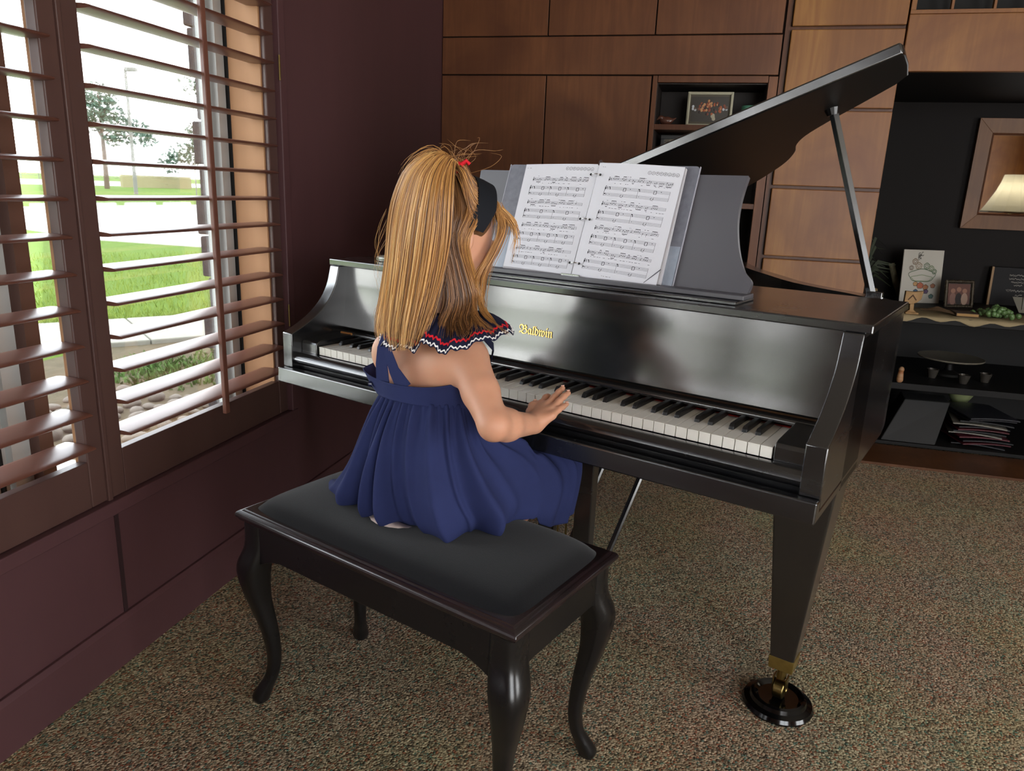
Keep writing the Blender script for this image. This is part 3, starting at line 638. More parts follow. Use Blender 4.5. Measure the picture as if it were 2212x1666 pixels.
def page(ul, ur, poly, dbase, bulge, rot, seed, side):
    """a curved sheet, bulging towards the rings; returns the mapping (s,t)->point"""
    mb = MB(); nu, nv = 16, 8
    def mp(u, v, lift=0):
        k = (u - ul) / (ur - ul); k = k if side < 0 else 1 - k          # k=1 at the rings
        d = dbase + bulge * (math.exp(-((1 - k) / .16) ** 2) * .0 + sin(min(1, k) * pi) * .35) - .0012 * max(0, k - .86) / .14
        return DK(u, v, d + lift)
    rows = []
    for j in range(nv + 1):
        t = j / nv; rows.append([mp(poly[0][0] * (1 - t) + poly[3][0] * t + (poly[1][0] * (1 - t) + poly[2][0] * t - poly[0][0] * (1 - t) - poly[3][0] * t) * i / nu,
                 (poly[0][1] + (poly[1][1] - poly[0][1]) * i / nu) * (1 - t) + (poly[3][1] + (poly[2][1] - poly[3][1]) * i / nu) * t) for i in range(nu + 1)])
    mb.loft(rows, False, False); pg = link('sheet_page', mb, M['paper'], BD, smooth=60)
    # printed music
    ink = MB(); rnd = random.Random(seed); cr, sr = cos(rot), sin(rot); ou, ov = (ul + ur) / 2, .13
    def Q(u, v):
        a, b = u - ou, v - ov; return (ou + a * cr - b * sr, ov + a * sr + b * cr)
    def quad(u0, v0, u1, v1, w=.0003, mi=0):
        du, dv = u1 - u0, v1 - v0; L_ = math.hypot(du, dv) or 1; nx, ny = -dv / L_ * w, du / L_ * w
        ns = max(1, int(L_ / .012)); 
        for s_ in range(ns):
            a, b = s_ / ns, (s_ + 1) / ns
            pts = [(u0 + du * a + nx, v0 + dv * a + ny), (u0 + du * a - nx, v0 + dv * a - ny), (u0 + du * b - nx, v0 + dv * b - ny), (u0 + du * b + nx, v0 + dv * b + ny)]
            ink.add([mp(*Q(*p), lift=.0004) for p in pts], [(0, 1, 2, 3)], mi)
    def dot(u, v, r=.0011, sq=.75, mi=0, n=8):
        ink.add([mp(*Q(u + r * cos(2 * pi * k / n), v + r * sq * sin(2 * pi * k / n)), lift=.0005) for k in range(n)], [tuple(range(n))], mi)
    a0, a1 = (-.140, .022) if side < 0 else (.072, .240)
    def staff(v, u0, u1, g=.0017):
        for k in range(5): quad(u0, v - k * g, u1, v - k * g, .00016, 1)
        for vv in (0, ): quad(u1, v, u1, v - 4 * g, .0002)
    def clef(u, v):
        quad(u + .001, v + .002, u + .001, v - .009, .0004); dot(u + .001, v - .0045, .0017, 1.2); quad(u, v, u + .0022, v + .002, .0004)
        for k in range(2): quad(u + .0045 + k * .002, v - .0005 - k * .002, u + .0045 + k * .002, v - .0045 - k * .002, .0003); dot(u + .0045 + k * .002, v - .002 - k * .001, .0008)
    def words(v, u0, u1, dens=.6, h=.00055):
        u = u0
        while u < u1:
            w = rnd.uniform(.002, .007)
            if rnd.random() < dens:
                for q in range(int(w / .0011)): quad(u + q * .0011, v, u + q * .0011 + .0008, v + rnd.uniform(-.0002, .0002), h * rnd.uniform(.6, 1.1), 0)
            u += w + rnd.uniform(.0015, .004)
    for s_ in range(4):
        v0 = .2362 - s_ * .0600; shift = -.0004 * s_
        b0, b1 = a0 + shift, a1
        staff(v0, b0 + .003, b1); clef(b0 + .004, v0)
        for q in range(4): 
            if rnd.random() < .75: words(v0 + .0045, b0 + .012 + q * .04 + rnd.uniform(0, .01), b0 + .016 + q * .04 + .004, 1)
        u = b0 + .016
        while u < b1 - .012:
            m_ = rnd.choice([1, 2, 3, 4, 4]); us = [u + k * .0042 for k in range(m_)]; dn = rnd.random() < .35; hs = [v0 - rnd.uniform(.0015, .0055) for _ in us]
            bv = (min(hs) - .006) if dn else (max(hs) + .006)
            for uu, hh in zip(us, hs): dot(uu, hh, .0012); quad(uu + (.001 if not dn else -.001), hh, uu + (.001 if not dn else -.001), bv, .00022)
            if m_ > 1: quad(us[0] + (.001 if not dn else -.001), bv, us[-1] + (.001 if not dn else -.001), bv, .0006)
            u = us[-1] + rnd.uniform(.007, .012)
        words(v0 - .0135, b0 + .014, b1 - .004, .62)
        vt, vb = v0 - .0215, v0 - .0375
        staff(vt, b0, b1 - .001); staff(vb, b0, b1 - .001); clef(b0 + .001, vt); dot(b0 + .003, vb - .002, .0018); dot(b0 + .007, vb - .003, .0012)
        quad(b0, vt, b0, vb - .0068, .0004); nb = rnd.choice([2, 3, 3])
        for q in range(1, nb + 1): quad(b0 + .01 + (b1 - b0 - .011) * q / nb, vt, b0 + .01 + (b1 - b0 - .011) * q / nb, vb - .0068, .00025)
        for q in range(nb):
            us = b0 + .012 + (b1 - b0 - .012) * q / nb
            quad(us + .001, vt - .001, us + .0028, vt - .007, .0007); dot(us, vt - .0015, .0014)
            um = us + .45 * (b1 - b0) / nb
            for k in (0, .0065): quad(um + k, vt - .0015, um + k, vt - .009, .0005)
            quad(um, vt - .0015, um + .0065, vt - .0015, .0005); quad(um, vt - .009, um + .0065, vt - .009, .0004)
            dot(um + .018, vt - .003, .0012)
            for k in (0, .006): dot(um + k - .004, vb - .005, .0012); quad(um + k - .003, vb - .005, um + k - .003, vb - .001, .0003)
            quad(um - .004, vb - .008, um + .003, vb - .0083, .0003); dot(us + .004, vb - .003, .0009)
    # the row of circled marks at the head of the page
    c0 = (-.042 if side < 0 else .176)
    for q in range(8):
        cu_, cv_ = c0 + q * .0098, (.262 if side < 0 else .2545); r = .0040
        for k in range(12): quad(cu_ + r * cos(pi * k / 6), cv_ + r * sin(pi * k / 6), cu_ + r * cos(pi * (k + 1) / 6), cv_ + r * sin(pi * (k + 1) / 6), .00028)
        for _ in range(2): quad(cu_ + rnd.uniform(-.002, 0), cv_ + rnd.uniform(-.002, .002), cu_ + rnd.uniform(0, .002), cv_ + rnd.uniform(-.002, .002), .00035)
    words(.2615, ul + .006, ul + .014, 1)
    if side > 0: words(.0005, .128, .155, 1)
    link('printed_music', ink, [M['ink'], M['ink_grey']], pg)
page(-.168, .0425, [(-.164, V0 + .006), (.036, V0 + .001), (.0425, .2755), (-.168, .2715)], .0125, .006, 0, 3, -1)
page(.0435, .265, [(.0395, V0 - .001), (.2610, V0 - .0005), (.264, .2695), (.045, .2775)], .0165, .009, -.052, 5, 1)
link('folded_corner', dpl(MB(), [(.226, V0 - .0015), (.228, V0 - .0015), (.2635, V0 + .034), (.2635, V0 + .037)], .0172, .0180), M['ink_grey'], BD)
for v in (.2462, .135, .0259):
    rg = MB(); rg.tube([DK(.043 + .0135 * cos(t), v + .001 * cos(t), .012 + .013 * sin(t)) for t in [pi * k / 12 for k in range(13)]], .0012, 8); link('ring', rg, M['chrome'], BD, smooth=60)
    for s_ in (-1, 1): link('punch_hole', dpl(MB(), [(.043 + s_ * .0128 + .003 * cos(t), v + .003 * sin(t)) for t in [2 * pi * k / 12 for k in range(12)]], .0195, .0199), M['gasket'], BD)
link('ring_bar', dpl(MB(), [(.036, .0), (.051, .0), (.051, .283), (.036, .283)], .004, .0065), M['chrome'], BD)
link('ring_lever', dpl(MB(), rrect(.039, .048, .272, .286, .003), .006, .0125), M['chrome'], BD)
link('ring_lever', MB().tube([(.015, .215, .981), (.065, .215, .981)], .0028, 6), M['chrome'], BD)
# small things on the piano
tt = MB(); tt.lathe([(0, 0), (.040, 0), (.043, .003), (.043, .010), (.041, .013), (.037, .0135), (.035, .010), (.0, .009)], (-.575, .245, .9607), 32, caps=False)
tn = link('tin', tt, M['tin'], None, smooth=30, fr='p', org=(-.575, .245, .9607), nrm=True); tag(tn, 'flat round silver-rimmed tin on the piano lid behind the girl', 'tin')
link('rim_band', MB().lathe([(.0432, .004), (.0436, .005), (.0436, .007), (.0432, .008)], (-.575, .245, .9607), 32, caps=False), M['tin_green'], tn)
pc = MB(); pc.tube([(-.655, .120, .7565), (-.614, .122, .7565)], .0035, 6); pco = link('pencil', pc, mat('pencil_wood', 'b07840', .5), None, fr='p', org=(-.635, .121, .753)); tag(pco, 'short wooden pencil stub lying above the lowest keys', 'pencil')

# ================================================================== BENCH
BN = thing('piano_bench', 'black piano bench with cabriole legs and velvet cushion the girl sits on', 'bench', (-.006, -.264, 0), 'p')
bx, by, hw, hd = -.006, -.264, .3708, .1817
def ringr(dx_, z, r=.004):
    return [(bx + sx_ * (hw + dx_), by + sy_ * (hd + dx_), z) for sx_, sy_ in ((-1, -1), (1, -1), (1, 1), (-1, 1))]
mb = MB(); mb.loft([ringr(-.012, .4555), ringr(-.006, .459), ringr(-.004, .463), ringr(-.0005, .466), ringr(0, .4715), ringr(-.0015, .4765), ringr(-.006, .4795), ringr(-.010, .4805), ringr(-.014, .4835), ringr(-.045, .4835)])
link('seat_frame', mb, M['bench_edge'], BN, .0015, 20, nrm=True)
mb = MB()
def apron(p0, p1, ax):
    pts = [];n = 28
    for k in range(n + 1):
        t = k / n; e = min(t, 1 - t); dip = .098 - .030 * min(1, max(0, (e - .03) / .10)) ** .8; pts.append((t, .456 - dip))
    for s_ in (0, ):
        poly = [(p0 + (p1 - p0) * t, z) for t, z in pts] + [(p1, .456), (p0, .456)]
    return poly
t_ = .018
pl1 = apron(bx - hw + .03, bx + hw - .03, 'x'); a1 = MB().prism(pl1[::-1], 'y', by - hd + .014, by - hd + .014 + t_); link('apron', a1, M['bench'], BN, .002, nrm=True)
link('apron', MB().prism(pl1[::-1], 'y', by + hd - .014 - t_, by + hd - .014), M['bench'], BN, .002, nrm=True)
pl2 = apron(by - hd + .03, by + hd - .03, 'y'); link('apron', MB().prism(pl2[::-1], 'x', bx + hw - .014 - t_, bx + hw - .014), M['bench'], BN, .002, nrm=True)
link('apron', MB().prism(pl2[::-1], 'x', bx - hw + .014, bx - hw + .014 + t_), M['bench'], BN, .002, nrm=True)
link('seat_bottom', MB().box(bx - hw + .03, bx + hw - .03, by - hd + .03, by + hd - .03, .40, .41), M['bench'], BN)
for sx_ in (-1, 1):
    for sy_ in (-1, 1):
        cx, cy = bx + sx_ * (hw - .036), by + sy_ * (hd - .036)
        keys = [(.456, -.002, .030), (.40, -.001, .031), (.355, .010, .033), (.32, .012, .031), (.26, .006, .024), (.19, -.006, .018), (.12, -.012, .0145), (.07, -.008, .0135), (.035, .004, .0165), (.012, .011, .0185), (.0, .012, .016)]
        kk = bez([(a, b, c) for a, b, c in keys], 4); rings = []
        for z, o_, w_ in kk:
            ox, oy = cx + sx_ * o_, cy + sy_ * o_; c8 = []
            for t in range(12):
                a = 2 * pi * t / 12 + pi / 12; ca, sa = cos(a), sin(a); p = .62
                c8.append((ox + math.copysign(abs(ca) ** p, ca) * w_, oy + math.copysign(abs(sa) ** p, sa) * w_, max(z, .0008)))
            rings.append(c8)
        mb = MB(); mb.loft(rings); link('leg', mb, M['bench'], BN, 0, 45, nrm=True)
# cushion with a dent where the girl sits
mb = MB(); nu, nv = 44, 26; cw, cd_ = hw - .022, hd - .022; top = []
for j in range(nv + 1):
    row = []
    for i in range(nu + 1):
        u, v = -1 + 2 * i / nu, -1 + 2 * j / nv; u_, v_ = u, v
        ex = (1 - abs(u) ** 9) ** .5 if abs(u) < 1 else 0; ey = (1 - abs(v) ** 5) ** .5 if abs(v) < 1 else 0
        x, y = bx + u * cw * (1 - .035 * abs(v) ** 9), by + v * cd_ * (1 - .07 * abs(u) ** 9)
        z = .4835 + .034 * min(ex, 1) * min(ey, 1) * (1 - .16 * (u * u + v * v) / 2)
        dn = math.exp(-(((x + .03) / .17) ** 2 + ((y + .24) / .13) ** 2)); z -= .012 * dn
        z += .0012 * sin(x * 40 + y * 23) * dn
        row.append((x, y, z))
    top.append(row)
mb.loft(top, False, False); link('cushion', mb, M['velvet'], BN, 0, 60, sub=1)

# ================================================================== THE GIRL (piano frame)
M['skin'] = mat('skin', 'ca967a', .5, .4, noise=('c08a6e', 14, (1, 1, 1), .3), **{'Subsurface Weight': .12, 'Subsurface Scale': .01})
M['navy'] = mat('navy_cotton', '262c50', .9, .15, noise=('2b325a', 12, (1, 1, 1), .3), bump=(900, .15, .0006))
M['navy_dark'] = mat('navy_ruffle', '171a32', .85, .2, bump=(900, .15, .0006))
M['rick_red'] = mat('red_rickrack', 'cf2330', .8, .2)
M['rick_white'] = mat('white_rickrack', 'ecebea', .8, .2)
M['lining'] = mat('pale_lining', 'd8c4bc', .85, .2)
M['band'] = mat('black_headband', '15171d', .8, .2)
M['scalp'] = mat('under_hair', '5e4027', .7, .2)
M['eye'] = mat('eye_white', 'e8e4e0', .3, .5); M['iris'] = mat('iris', '4a3424', .3, .5)
M['sandal'] = mat('sandal_leather', '6d4630', .6, .3)
def hairmat():
    m = bpy.data.materials.new('honey_blond_hair'); m.use_nodes = True; nt = m.node_tree; b = nt.nodes['Principled BSDF']
    at = nt.nodes.new('ShaderNodeAttribute'); at.attribute_name = 'tone'; r = nt.nodes.new('ShaderNodeValToRGB')
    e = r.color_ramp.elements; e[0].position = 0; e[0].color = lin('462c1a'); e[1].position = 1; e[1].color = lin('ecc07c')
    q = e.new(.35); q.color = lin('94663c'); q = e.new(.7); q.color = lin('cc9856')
    nt.links.new(at.outputs['Fac'], r.inputs[0]); nt.links.new(r.outputs[0], b.inputs['Base Color'])
    b.inputs['Roughness'].default_value = .42; b.inputs['Specular IOR Level'].default_value = .5; b.inputs['Anisotropic'].default_value = .5; return m
M['hair'] = hairmat()
GL = thing('person', 'girl in a navy sleeveless dress with long blond hair playing the piano', 'person', (-.01, -.24, .50), 'p')

HC = Vector((.010, -.192, 1.085))
HR = Matrix.Rotation(radians(-20), 3, 'Z') @ Matrix.Rotation(radians(-17), 3, 'X')    # head frame: x right, y forward, z up
def H(x, y, z): return HC + HR @ Vector((x, y, z))
class SDF:
    def __init__(s, lo, hi, h):
        s.lo = np.array(lo); s.h = h; s.n = np.ceil((np.array(hi) - s.lo) / h).astype(int); s.g = np.full(s.n, .03, dtype=np.float32)
    def _blk(s, lo, hi):
        i0 = np.clip(np.floor((lo - s.lo) / s.h).astype(int), 0, s.n); i1 = np.clip(np.ceil((hi - s.lo) / s.h).astype(int) + 1, 0, s.n)
        if (i1 <= i0).any(): return None
        ax = [s.lo[k] + s.h * np.arange(i0[k], i1[k], dtype=np.float32) for k in range(3)]
        X, Y, Z = np.meshgrid(*ax, indexing='ij'); return tuple(slice(i0[k], i1[k]) for k in range(3)), X, Y, Z
    def _mix(s, sl, d, k, sub):
        a = s.g[sl]
        if sub: d = -d; hh = np.clip(.5 - .5 * (a - d) / k, 0, 1); s.g[sl] = a * (1 - hh) + d * hh + k * hh * (1 - hh)
        else: hh = np.clip(.5 + .5 * (a - d) / k, 0, 1); s.g[sl] = a * (1 - hh) + d * hh - k * hh * (1 - hh)
    def cap(s, a, b, ra, rb, k=.012, sub=False):
        a = np.array(a, float); b = np.array(b, float); R = max(ra, rb) + k + .02
        r = s._blk(np.minimum(a, b) - R, np.maximum(a, b) + R)
        if r is None: return s
        sl, X, Y, Z = r; ba = b - a; L2 = max(1e-9, float(ba @ ba)); t = np.clip(((X - a[0]) * ba[0] + (Y - a[1]) * ba[1] + (Z - a[2]) * ba[2]) / L2, 0, 1)
        d = np.sqrt((X - a[0] - t * ba[0]) ** 2 + (Y - a[1] - t * ba[1]) ** 2 + (Z - a[2] - t * ba[2]) ** 2) - (ra + (rb - ra) * t); s._mix(sl, d, k, sub); return s
    def ell(s, c, r, k=.02, rot=None, sub=False):
        c = np.array(c, float); R = max(r) + k + .02; q = s._blk(c - R, c + R)
        if q is None: return s
        sl, X, Y, Z = q; X = X - c[0]; Y = Y - c[1]; Z = Z - c[2]
        if rot is not None:
            m = np.array(rot).T; X, Y, Z = m[0][0] * X + m[0][1] * Y + m[0][2] * Z, m[1][0] * X + m[1][1] * Y + m[1][2] * Z, m[2][0] * X + m[2][1] * Y + m[2][2] * Z
        k0 = np.sqrt((X / r[0]) ** 2 + (Y / r[1]) ** 2 + (Z / r[2]) ** 2); k1 = np.sqrt((X / r[0] ** 2) ** 2 + (Y / r[1] ** 2) ** 2 + (Z / r[2] ** 2) ** 2)
        d = k0 * (k0 - 1) / np.maximum(k1, 1e-6); d = np.where(k0 < 1e-3, -min(r), d); s._mix(sl, d, k, sub); return s
    def mesh(s, name, iso=0.0):
        import openvdb as vdb
        g = vdb.FloatGrid(.03); g.copyFromArray(np.ascontiguousarray(s.g)); g.transform = vdb.createLinearTransform(voxelSize=s.h)
        pts, tris, quads = g.convertToPolygons(isovalue=iso, adaptivity=0)
        pts = np.array(pts) + s.lo; mb = MB(); mb.v = [tuple(p) for p in pts.tolist()]; mb.f = [tuple(int(i) for i in f)[::-1] for f in quads] + [tuple(int(i) for i in f)[::-1] for f in tris]; mb.mi = [0] * len(mb.f); return mb
b = SDF((-.32, -.43, .10), (.32, .24, 1.24), .0030)
# trunk
b.ell((-.02, -.220, .572), (.104, .080, .070), .03)
b.ell((-.02, -.225, .70), (.088, .068, .10), .04)
b.ell((-.018, -.230, .80), (.094, .066, .085), .04)
b.cap((.070, -.228, .858), (-.090, -.224, .858), .044, .042, .03)
b.ell((.050, -.268, .842), (.040, .024, .042), .02); b.ell((-.09, -.268, .842), (.040, .024, .042), .02)
b.cap((.0, -.222, .89), (.010, -.205, .985), .033, .030, .02)
b.cap((-.05, -.225, .875), (.045, -.225, .875), .034, .034, .03)
# right arm
SH, EL, WR = (.090, -.236, .852), (.206, -.306, .7665), (.190, -.152, .728)
mid = tuple((SH[i] + EL[i]) / 2 for i in range(3))
b.cap(SH, mid, .039, .0345, .022); b.cap(mid, EL, .0345, .0275, .010);
m2 = tuple(EL[i] * .7 + WR[i] * .3 for i in range(3)); b.cap(EL, m2, .0275, .0285, .012); b.cap(m2, WR, .0285, .0200, .016)
# right hand: metacarpals then fingers
K = {'i': ((.170, -.092, .7525), .0088), 'm': ((.188, -.100, .755), .0092), 'r': ((.206, -.112, .752), .0088), 'p': ((.218, -.128, .746), .008)}
for q, (kp, r) in K.items(): b.cap((.190 + (.006 if q == 'p' else -.004 if q == 'i' else 0), -.150, .730), kp, .0145, r + .001, .010)
def finger(pts, r0, r1, k=.004):
    n = len(pts) - 1
    for i in range(n): b.cap(pts[i], pts[i + 1], r0 + (r1 - r0) * i / n, r0 + (r1 - r0) * (i + 1) / n, k)
finger([K['i'][0], (.163, -.066, .7585), (.155, -.046, .7555), (.149, -.031, .7495)], .0080, .0058)
finger([K['m'][0], (.186, -.071, .7645), (.184, -.050, .7715), (.183, -.033, .7765)], .0082, .0058)
finger([K['r'][0], (.205, -.084, .7625), (.2045, -.063, .7690), (.204, -.045, .7725)], .0080, .0057)
finger([K['p'][0], (.219, -.106, .7530), (.2195, -.090, .7560), (.220, -.076, .7585)], .0070, .0050)
finger([(.180, -.142, .732), (.166, -.126, .742), (.158, -.108, .7495), (.153, -.090, .7515)], .0105, .0066, .006)
# left arm and hand (in front of the body, on the keys)
SL, E2, W2 = (-.108, -.222, .852), (-.150, -.115, .745), (-.105, -.050, .770)
b.cap(SL, E2, .034, .0255, .022); b.cap(E2, W2, .0265, .0175, .010)
kn = [(-.098, -.006, .782), (-.084, -.004, .784), (-.070, -.008, .782), (-.058, -.016, .777)]
for p in kn: b.cap((W2[0], W2[1], W2[2]), p, .0135, .009, .010)
for p, tz in zip(kn, (.7485, .7485, .7485, .7485)): finger([p, (p[0] + .002, p[1] + .020, p[2] + .001), (p[0] + .003, p[1] + .034, p[2] - .012), (p[0] + .003, p[1] + .040, .7470)], .0080, .0056)
finger([(-.092, -.040, .770), (-.070, -.034, .764), (-.056, -.020, .756), (-.048, -.008, .7480)], .0105, .0066, .006)
# legs
for s_, kx in ((1, .115), (-1, -.125)):
    hip = (-.02 + s_ * .055, -.215, .562); kn_ = (kx * .92, .060, .556); an = (kx * .42, -.045, .262); 
    b.cap(hip, kn_, .057, .040, .03); b.cap(kn_, (kx * .35, -.015, .42), .040, .036, .02); b.cap((kx * .35, -.015, .42), an, .040, .024, .012)
    b.cap(an, (an[0] + s_ * .006, an[1] + .10, .222), .024, .020, .014); b.cap((an[0], an[1] - .014, .245), (an[0], an[1], .235), .022, .022, .01)
# head
R3 = np.array(HR)
b.ell(H(0, -.014, .022), (.071, .087, .080), .01, R3); b.ell(H(0, .030, -.030), (.056, .052, .070), .025, R3)
b.cap(H(.045, .0, -.055), H(.014, .062, -.094), .018, .014, .02); b.cap(H(-.045, .0, -.055), H(-.014, .062, -.094), .018, .014, .02)
b.ell(H(0, .066, -.093), (.018, .015, .014), .015, R3)
for s_ in (-1, 1):
    b.ell(H(s_ * .034, .058, -.045), (.024, .020, .024), .02, R3)                      # cheeks
    b.ell(H(s_ * .029, .086, .0), (.017, .012, .010), .010, R3, True)                  # eye sockets
    b.ell(H(s_ * .029, .0745, .0), (.0125, .0115, .0115), .003, R3)
    b.ell(H(s_ * .073, -.012, -.012), (.007, .017, .028), .004, R3); b.ell(H(s_ * .080, -.009, -.010), (.0045, .009, .017), .004, R3, True); b.ell(H(s_ * .072, -.006, -.036), (.005, .008, .009), .005, R3)
b.cap(H(0, .083, .004), H(0, .093, -.030), .006, .0085, .008); b.ell(H(.008, .086, -.034), (.005, .006, .004), .004, R3); b.ell(H(-.008, .086, -.034), (.005, .006, .004), .004, R3)
b.cap(H(-.013, .081, -.058), H(.013, .081, -.058), .0045, .0045, .005); b.cap(H(-.011, .079, -.066), H(.011, .079, -.066), .005, .005, .005); b.cap(H(-.017, .086, -.062), H(.017, .086, -.062), .0012, .0012, .002, True)
bm_ = b.mesh('body'); body = link('body', bm_, M['skin'], GL, smooth=180)
sm_ = body.modifiers.new('smooth', 'SMOOTH'); sm_.factor = .5; sm_.iterations = 3
for s_ in (-1, 1):
    e = MB(); e.sphere(H(s_ * .029, .0755, .0), .0118, 16, 10); ey = link('eye', e, M['eye'], GL, smooth=180)
    e = MB(); e.sphere(H(s_ * .029, .0858, -.002), (.005, .003, .005), 12, 8); link('iris', e, M['iris'], ey, smooth=180)
    f = MB(); ax, ay = -.02 + s_ * .055, 0; kx = (.115 if s_ > 0 else -.125) * .42
    f.sphere((kx + s_ * .004, .005, .212), (.034, .085, .012), 20, 8); f.tube([(kx - .028, -.01, .215), (kx, -.005, .250), (kx + .034, -.01, .215)], .006, 8, flat=.4); link('sandal', f, M['sandal'], GL, smooth=60)
# finger nails of the right hand
for c, n_ in (((.183, -.034, .7825), 0), ((.204, -.046, .7785), 0), ((.220, -.077, .7637), 0), ((.1535, -.092, .7583), 0), ((.1495, -.033, .7555), 0)):
    e = MB(); e.sphere(c, (.0036, .0050, .0012), 10, 6); link('fingernail', e, mat('nail', 'e8b8a4', .25, .5) if 'nail' not in bpy.data.materials else bpy.data.materials['nail'], GL, smooth=180)

# ---- dress
def catm(P, m, closed):
    """P (n, k) -> resampled rows"""
    P = np.array(P, float); n = len(P); out = []
    for i in range(n if closed else n - 1):
        a = P[(i - 1) % n] if closed else P[max(i - 1, 0)]; b_ = P[i]; c = P[(i + 1) % n]; d = P[(i + 2) % n] if closed else P[min(i + 2, n - 1)]
        for q in range(m):
            t = q / m; out.append(.5 * (2 * b_ + (c - a) * t + (2 * a - 5 * b_ + 4 * c - d) * t * t + (-a + 3 * b_ - 3 * c + d) * t ** 3))
    if not closed: out.append(P[-1])
    return np.array(out)
COLS = [
 [(.0, -.306, .770), (.0, -.330, .69), (.008, -.338, .61), (.012, -.325, .54), (.015, -.298, .504)],
 [(.05, -.298, .772), (.07, -.322, .69), (.09, -.328, .61), (.10, -.305, .545), (.085, -.270, .504)],
 [(.082, -.262, .770), (.112, -.282, .69), (.140, -.275, .61), (.155, -.250, .55), (.130, -.222, .504)],
 [(.086, -.215, .758), (.120, -.205, .69), (.155, -.155, .635), (.178, -.115, .565), (.165, -.13, .504)],
 [(.070, -.180, .752), (.100, -.140, .68), (.148, -.04, .628), (.178, .005, .56), (.174, -.02, .455)],
 [(.045, -.160, .748), (.070, -.12, .665), (.125, .03, .626), (.156, .100, .57), (.146, .10, .435)],
 [(.0, -.150, .746), (.0, -.11, .66), (.03, .03, .615), (.05, .125, .58), (.05, .13, .43)],
 [(-.04, -.150, .746), (-.05, -.11, .66), (-.08, .03, .615), (-.09, .125, .58), (-.09, .13, .43)],
 [(-.085, -.170, .746), (-.12, -.13, .665), (-.17, .0, .628), (-.19, .08, .575), (-.18, .08, .44)],
 [(-.115, -.20, .748), (-.15, -.18, .67), (-.19, -.10, .61), (-.215, -.08, .55), (-.215, -.09, .495)],
 [(-.126, -.228, .750), (-.150, -.225, .67), (-.180, -.205, .59), (-.235, -.195, .53), (-.275, -.19, .506)],
 [(-.122, -.255, .752), (-.145, -.268, .67), (-.172, -.27, .59), (-.225, -.26, .53), (-.290, -.245, .506)],
 [(-.085, -.285, .758), (-.11, -.305, .67), (-.13, -.315, .59), (-.165, -.305, .53), (-.19, -.285, .504)],
 [(-.045, -.300, .765), (-.06, -.325, .68), (-.068, -.338, .60), (-.08, -.325, .535), (-.09, -.300, .504)]]
NS = 20
cg = catm(np.array(COLS).reshape(len(COLS), -1), NS, True).reshape(-1, 5, 3)          # around
NA = len(cg); NT = 8
grid = np.stack([catm(c, NT, False) for c in cg])                                     # (around, down, 3)
ND = grid.shape[1]; cen = grid.mean(axis=0, keepdims=True)
tg = np.roll(grid, -1, 0) - np.roll(grid, 1, 0); dn_ = np.gradient(grid, axis=1); nr = np.cross(tg, dn_); nr /= np.linalg.norm(nr, axis=2, keepdims=True) + 1e-9
out_ = grid - cen; sgn = np.sign((nr * out_).sum(2, keepdims=True)); nr = nr * np.where(sgn == 0, 1, sgn)
ph = np.arange(NA) / NA * 2 * pi; tt_ = np.linspace(0, 1, ND)
ra_ = np.random.RandomState(11); warp = .35 * np.sin(ph * 3 + 1) + .3 * np.sin(ph * 5 + 2.2)
w1 = np.cos(ph * 27 + warp * 4); w1 = 1 - 2 * np.abs(np.sin((ph * 27 + warp * 4) / 2)) ** .8; w2 = np.cos(ph * 12 + warp * 5 + 1.1); w2 = 1 - 2 * np.abs(np.sin((ph * 12 + warp * 5 + 1.1) / 2)); w3 = np.cos(ph * 54 + warp * 7)
amp1 = np.interp(tt_, [0, .12, .5, .85, 1], [.0020, .0055, .0060, .0045, .003]); amp2 = np.interp(tt_, [0, .3, .7, 1], [0, .009, .023, .016]); amp3 = np.interp(tt_, [0, .1, .3, 1], [.0026, .0024, .0006, 0])
damp = np.where((grid[:, :, 1] > -.10), .35, 1.0)
sway = .25 * np.sin(ph[:, None] * 7 + tt_[None, :] * 3)
disp = ((w1[:, None] + .5) * amp1[None] * (1 + sway) + (w2[:, None] + .55) * amp2[None] + w3[:, None] * amp3[None]) * damp
grid = grid + nr * disp[:, :, None]
grid[:, :, 2] = np.where((grid[:, :, 1] < -.09), np.maximum(grid[:, :, 2], .5045), grid[:, :, 2])
grid[:, :, 2] = np.where((grid[:, :, 1] > -.09), np.minimum(grid[:, :, 2], .6345), grid[:, :, 2])
mb = MB(); mb.loft([[tuple(grid[i, j]) for i in range(NA)] for j in range(ND)], True, False)
sk = link('skirt', mb, M['navy'], GL, smooth=180, sub=1); so = sk.modifiers.new('thick', 'SOLIDIFY'); so.thickness = .0015; so.offset = -1
# bodice: band round the back, covered chest in front
def ringpt(a, z, g=0.0):
    zz = [.74, .78, .82, .86, .90]; rx = np.interp(z, zz, [.100, .107, .110, .104, .07]) + g; ry = np.interp(z, zz, [.082, .088, .089, .080, .06]) + g
    return Vector((-.018 + rx * sin(a), -.228 - ry * cos(a), z))
mb = MB(); rows = []; NB = 96; loose = [max(0, 1 - abs(((2 * pi * i / NB) - 5.15)) / .75) for i in range(NB)]
def topz(a):
    c = cos(a)                                # 1 at the back, -1 in front
    return .804 + .004 * sin(a) + (.022 * (1 - c) ** 2 if c > 0 else .022 + .068 * min(1, -c * 1.6))
for j in range(9):
    r = []
    for i in range(NB):
        a = 2 * pi * i / NB; z0 = .752 + .018 * max(0, cos(a)) ** .5; z1 = topz(a); z = z0 + (z1 - z0) * j / 8
        p = ringpt(a, z, .004 + .0014 * (j in (0, 8)) + loose[i] ** 1.5 * .030 * (j / 8) ** .6); r.append(tuple(p))
    rows.append(r)
mb.loft(rows, True, False); bo = link('bodice', mb, M['navy'], GL, smooth=180, sub=1); so = bo.modifiers.new('thick', 'SOLIDIFY'); so.thickness = .002; so.offset = 1
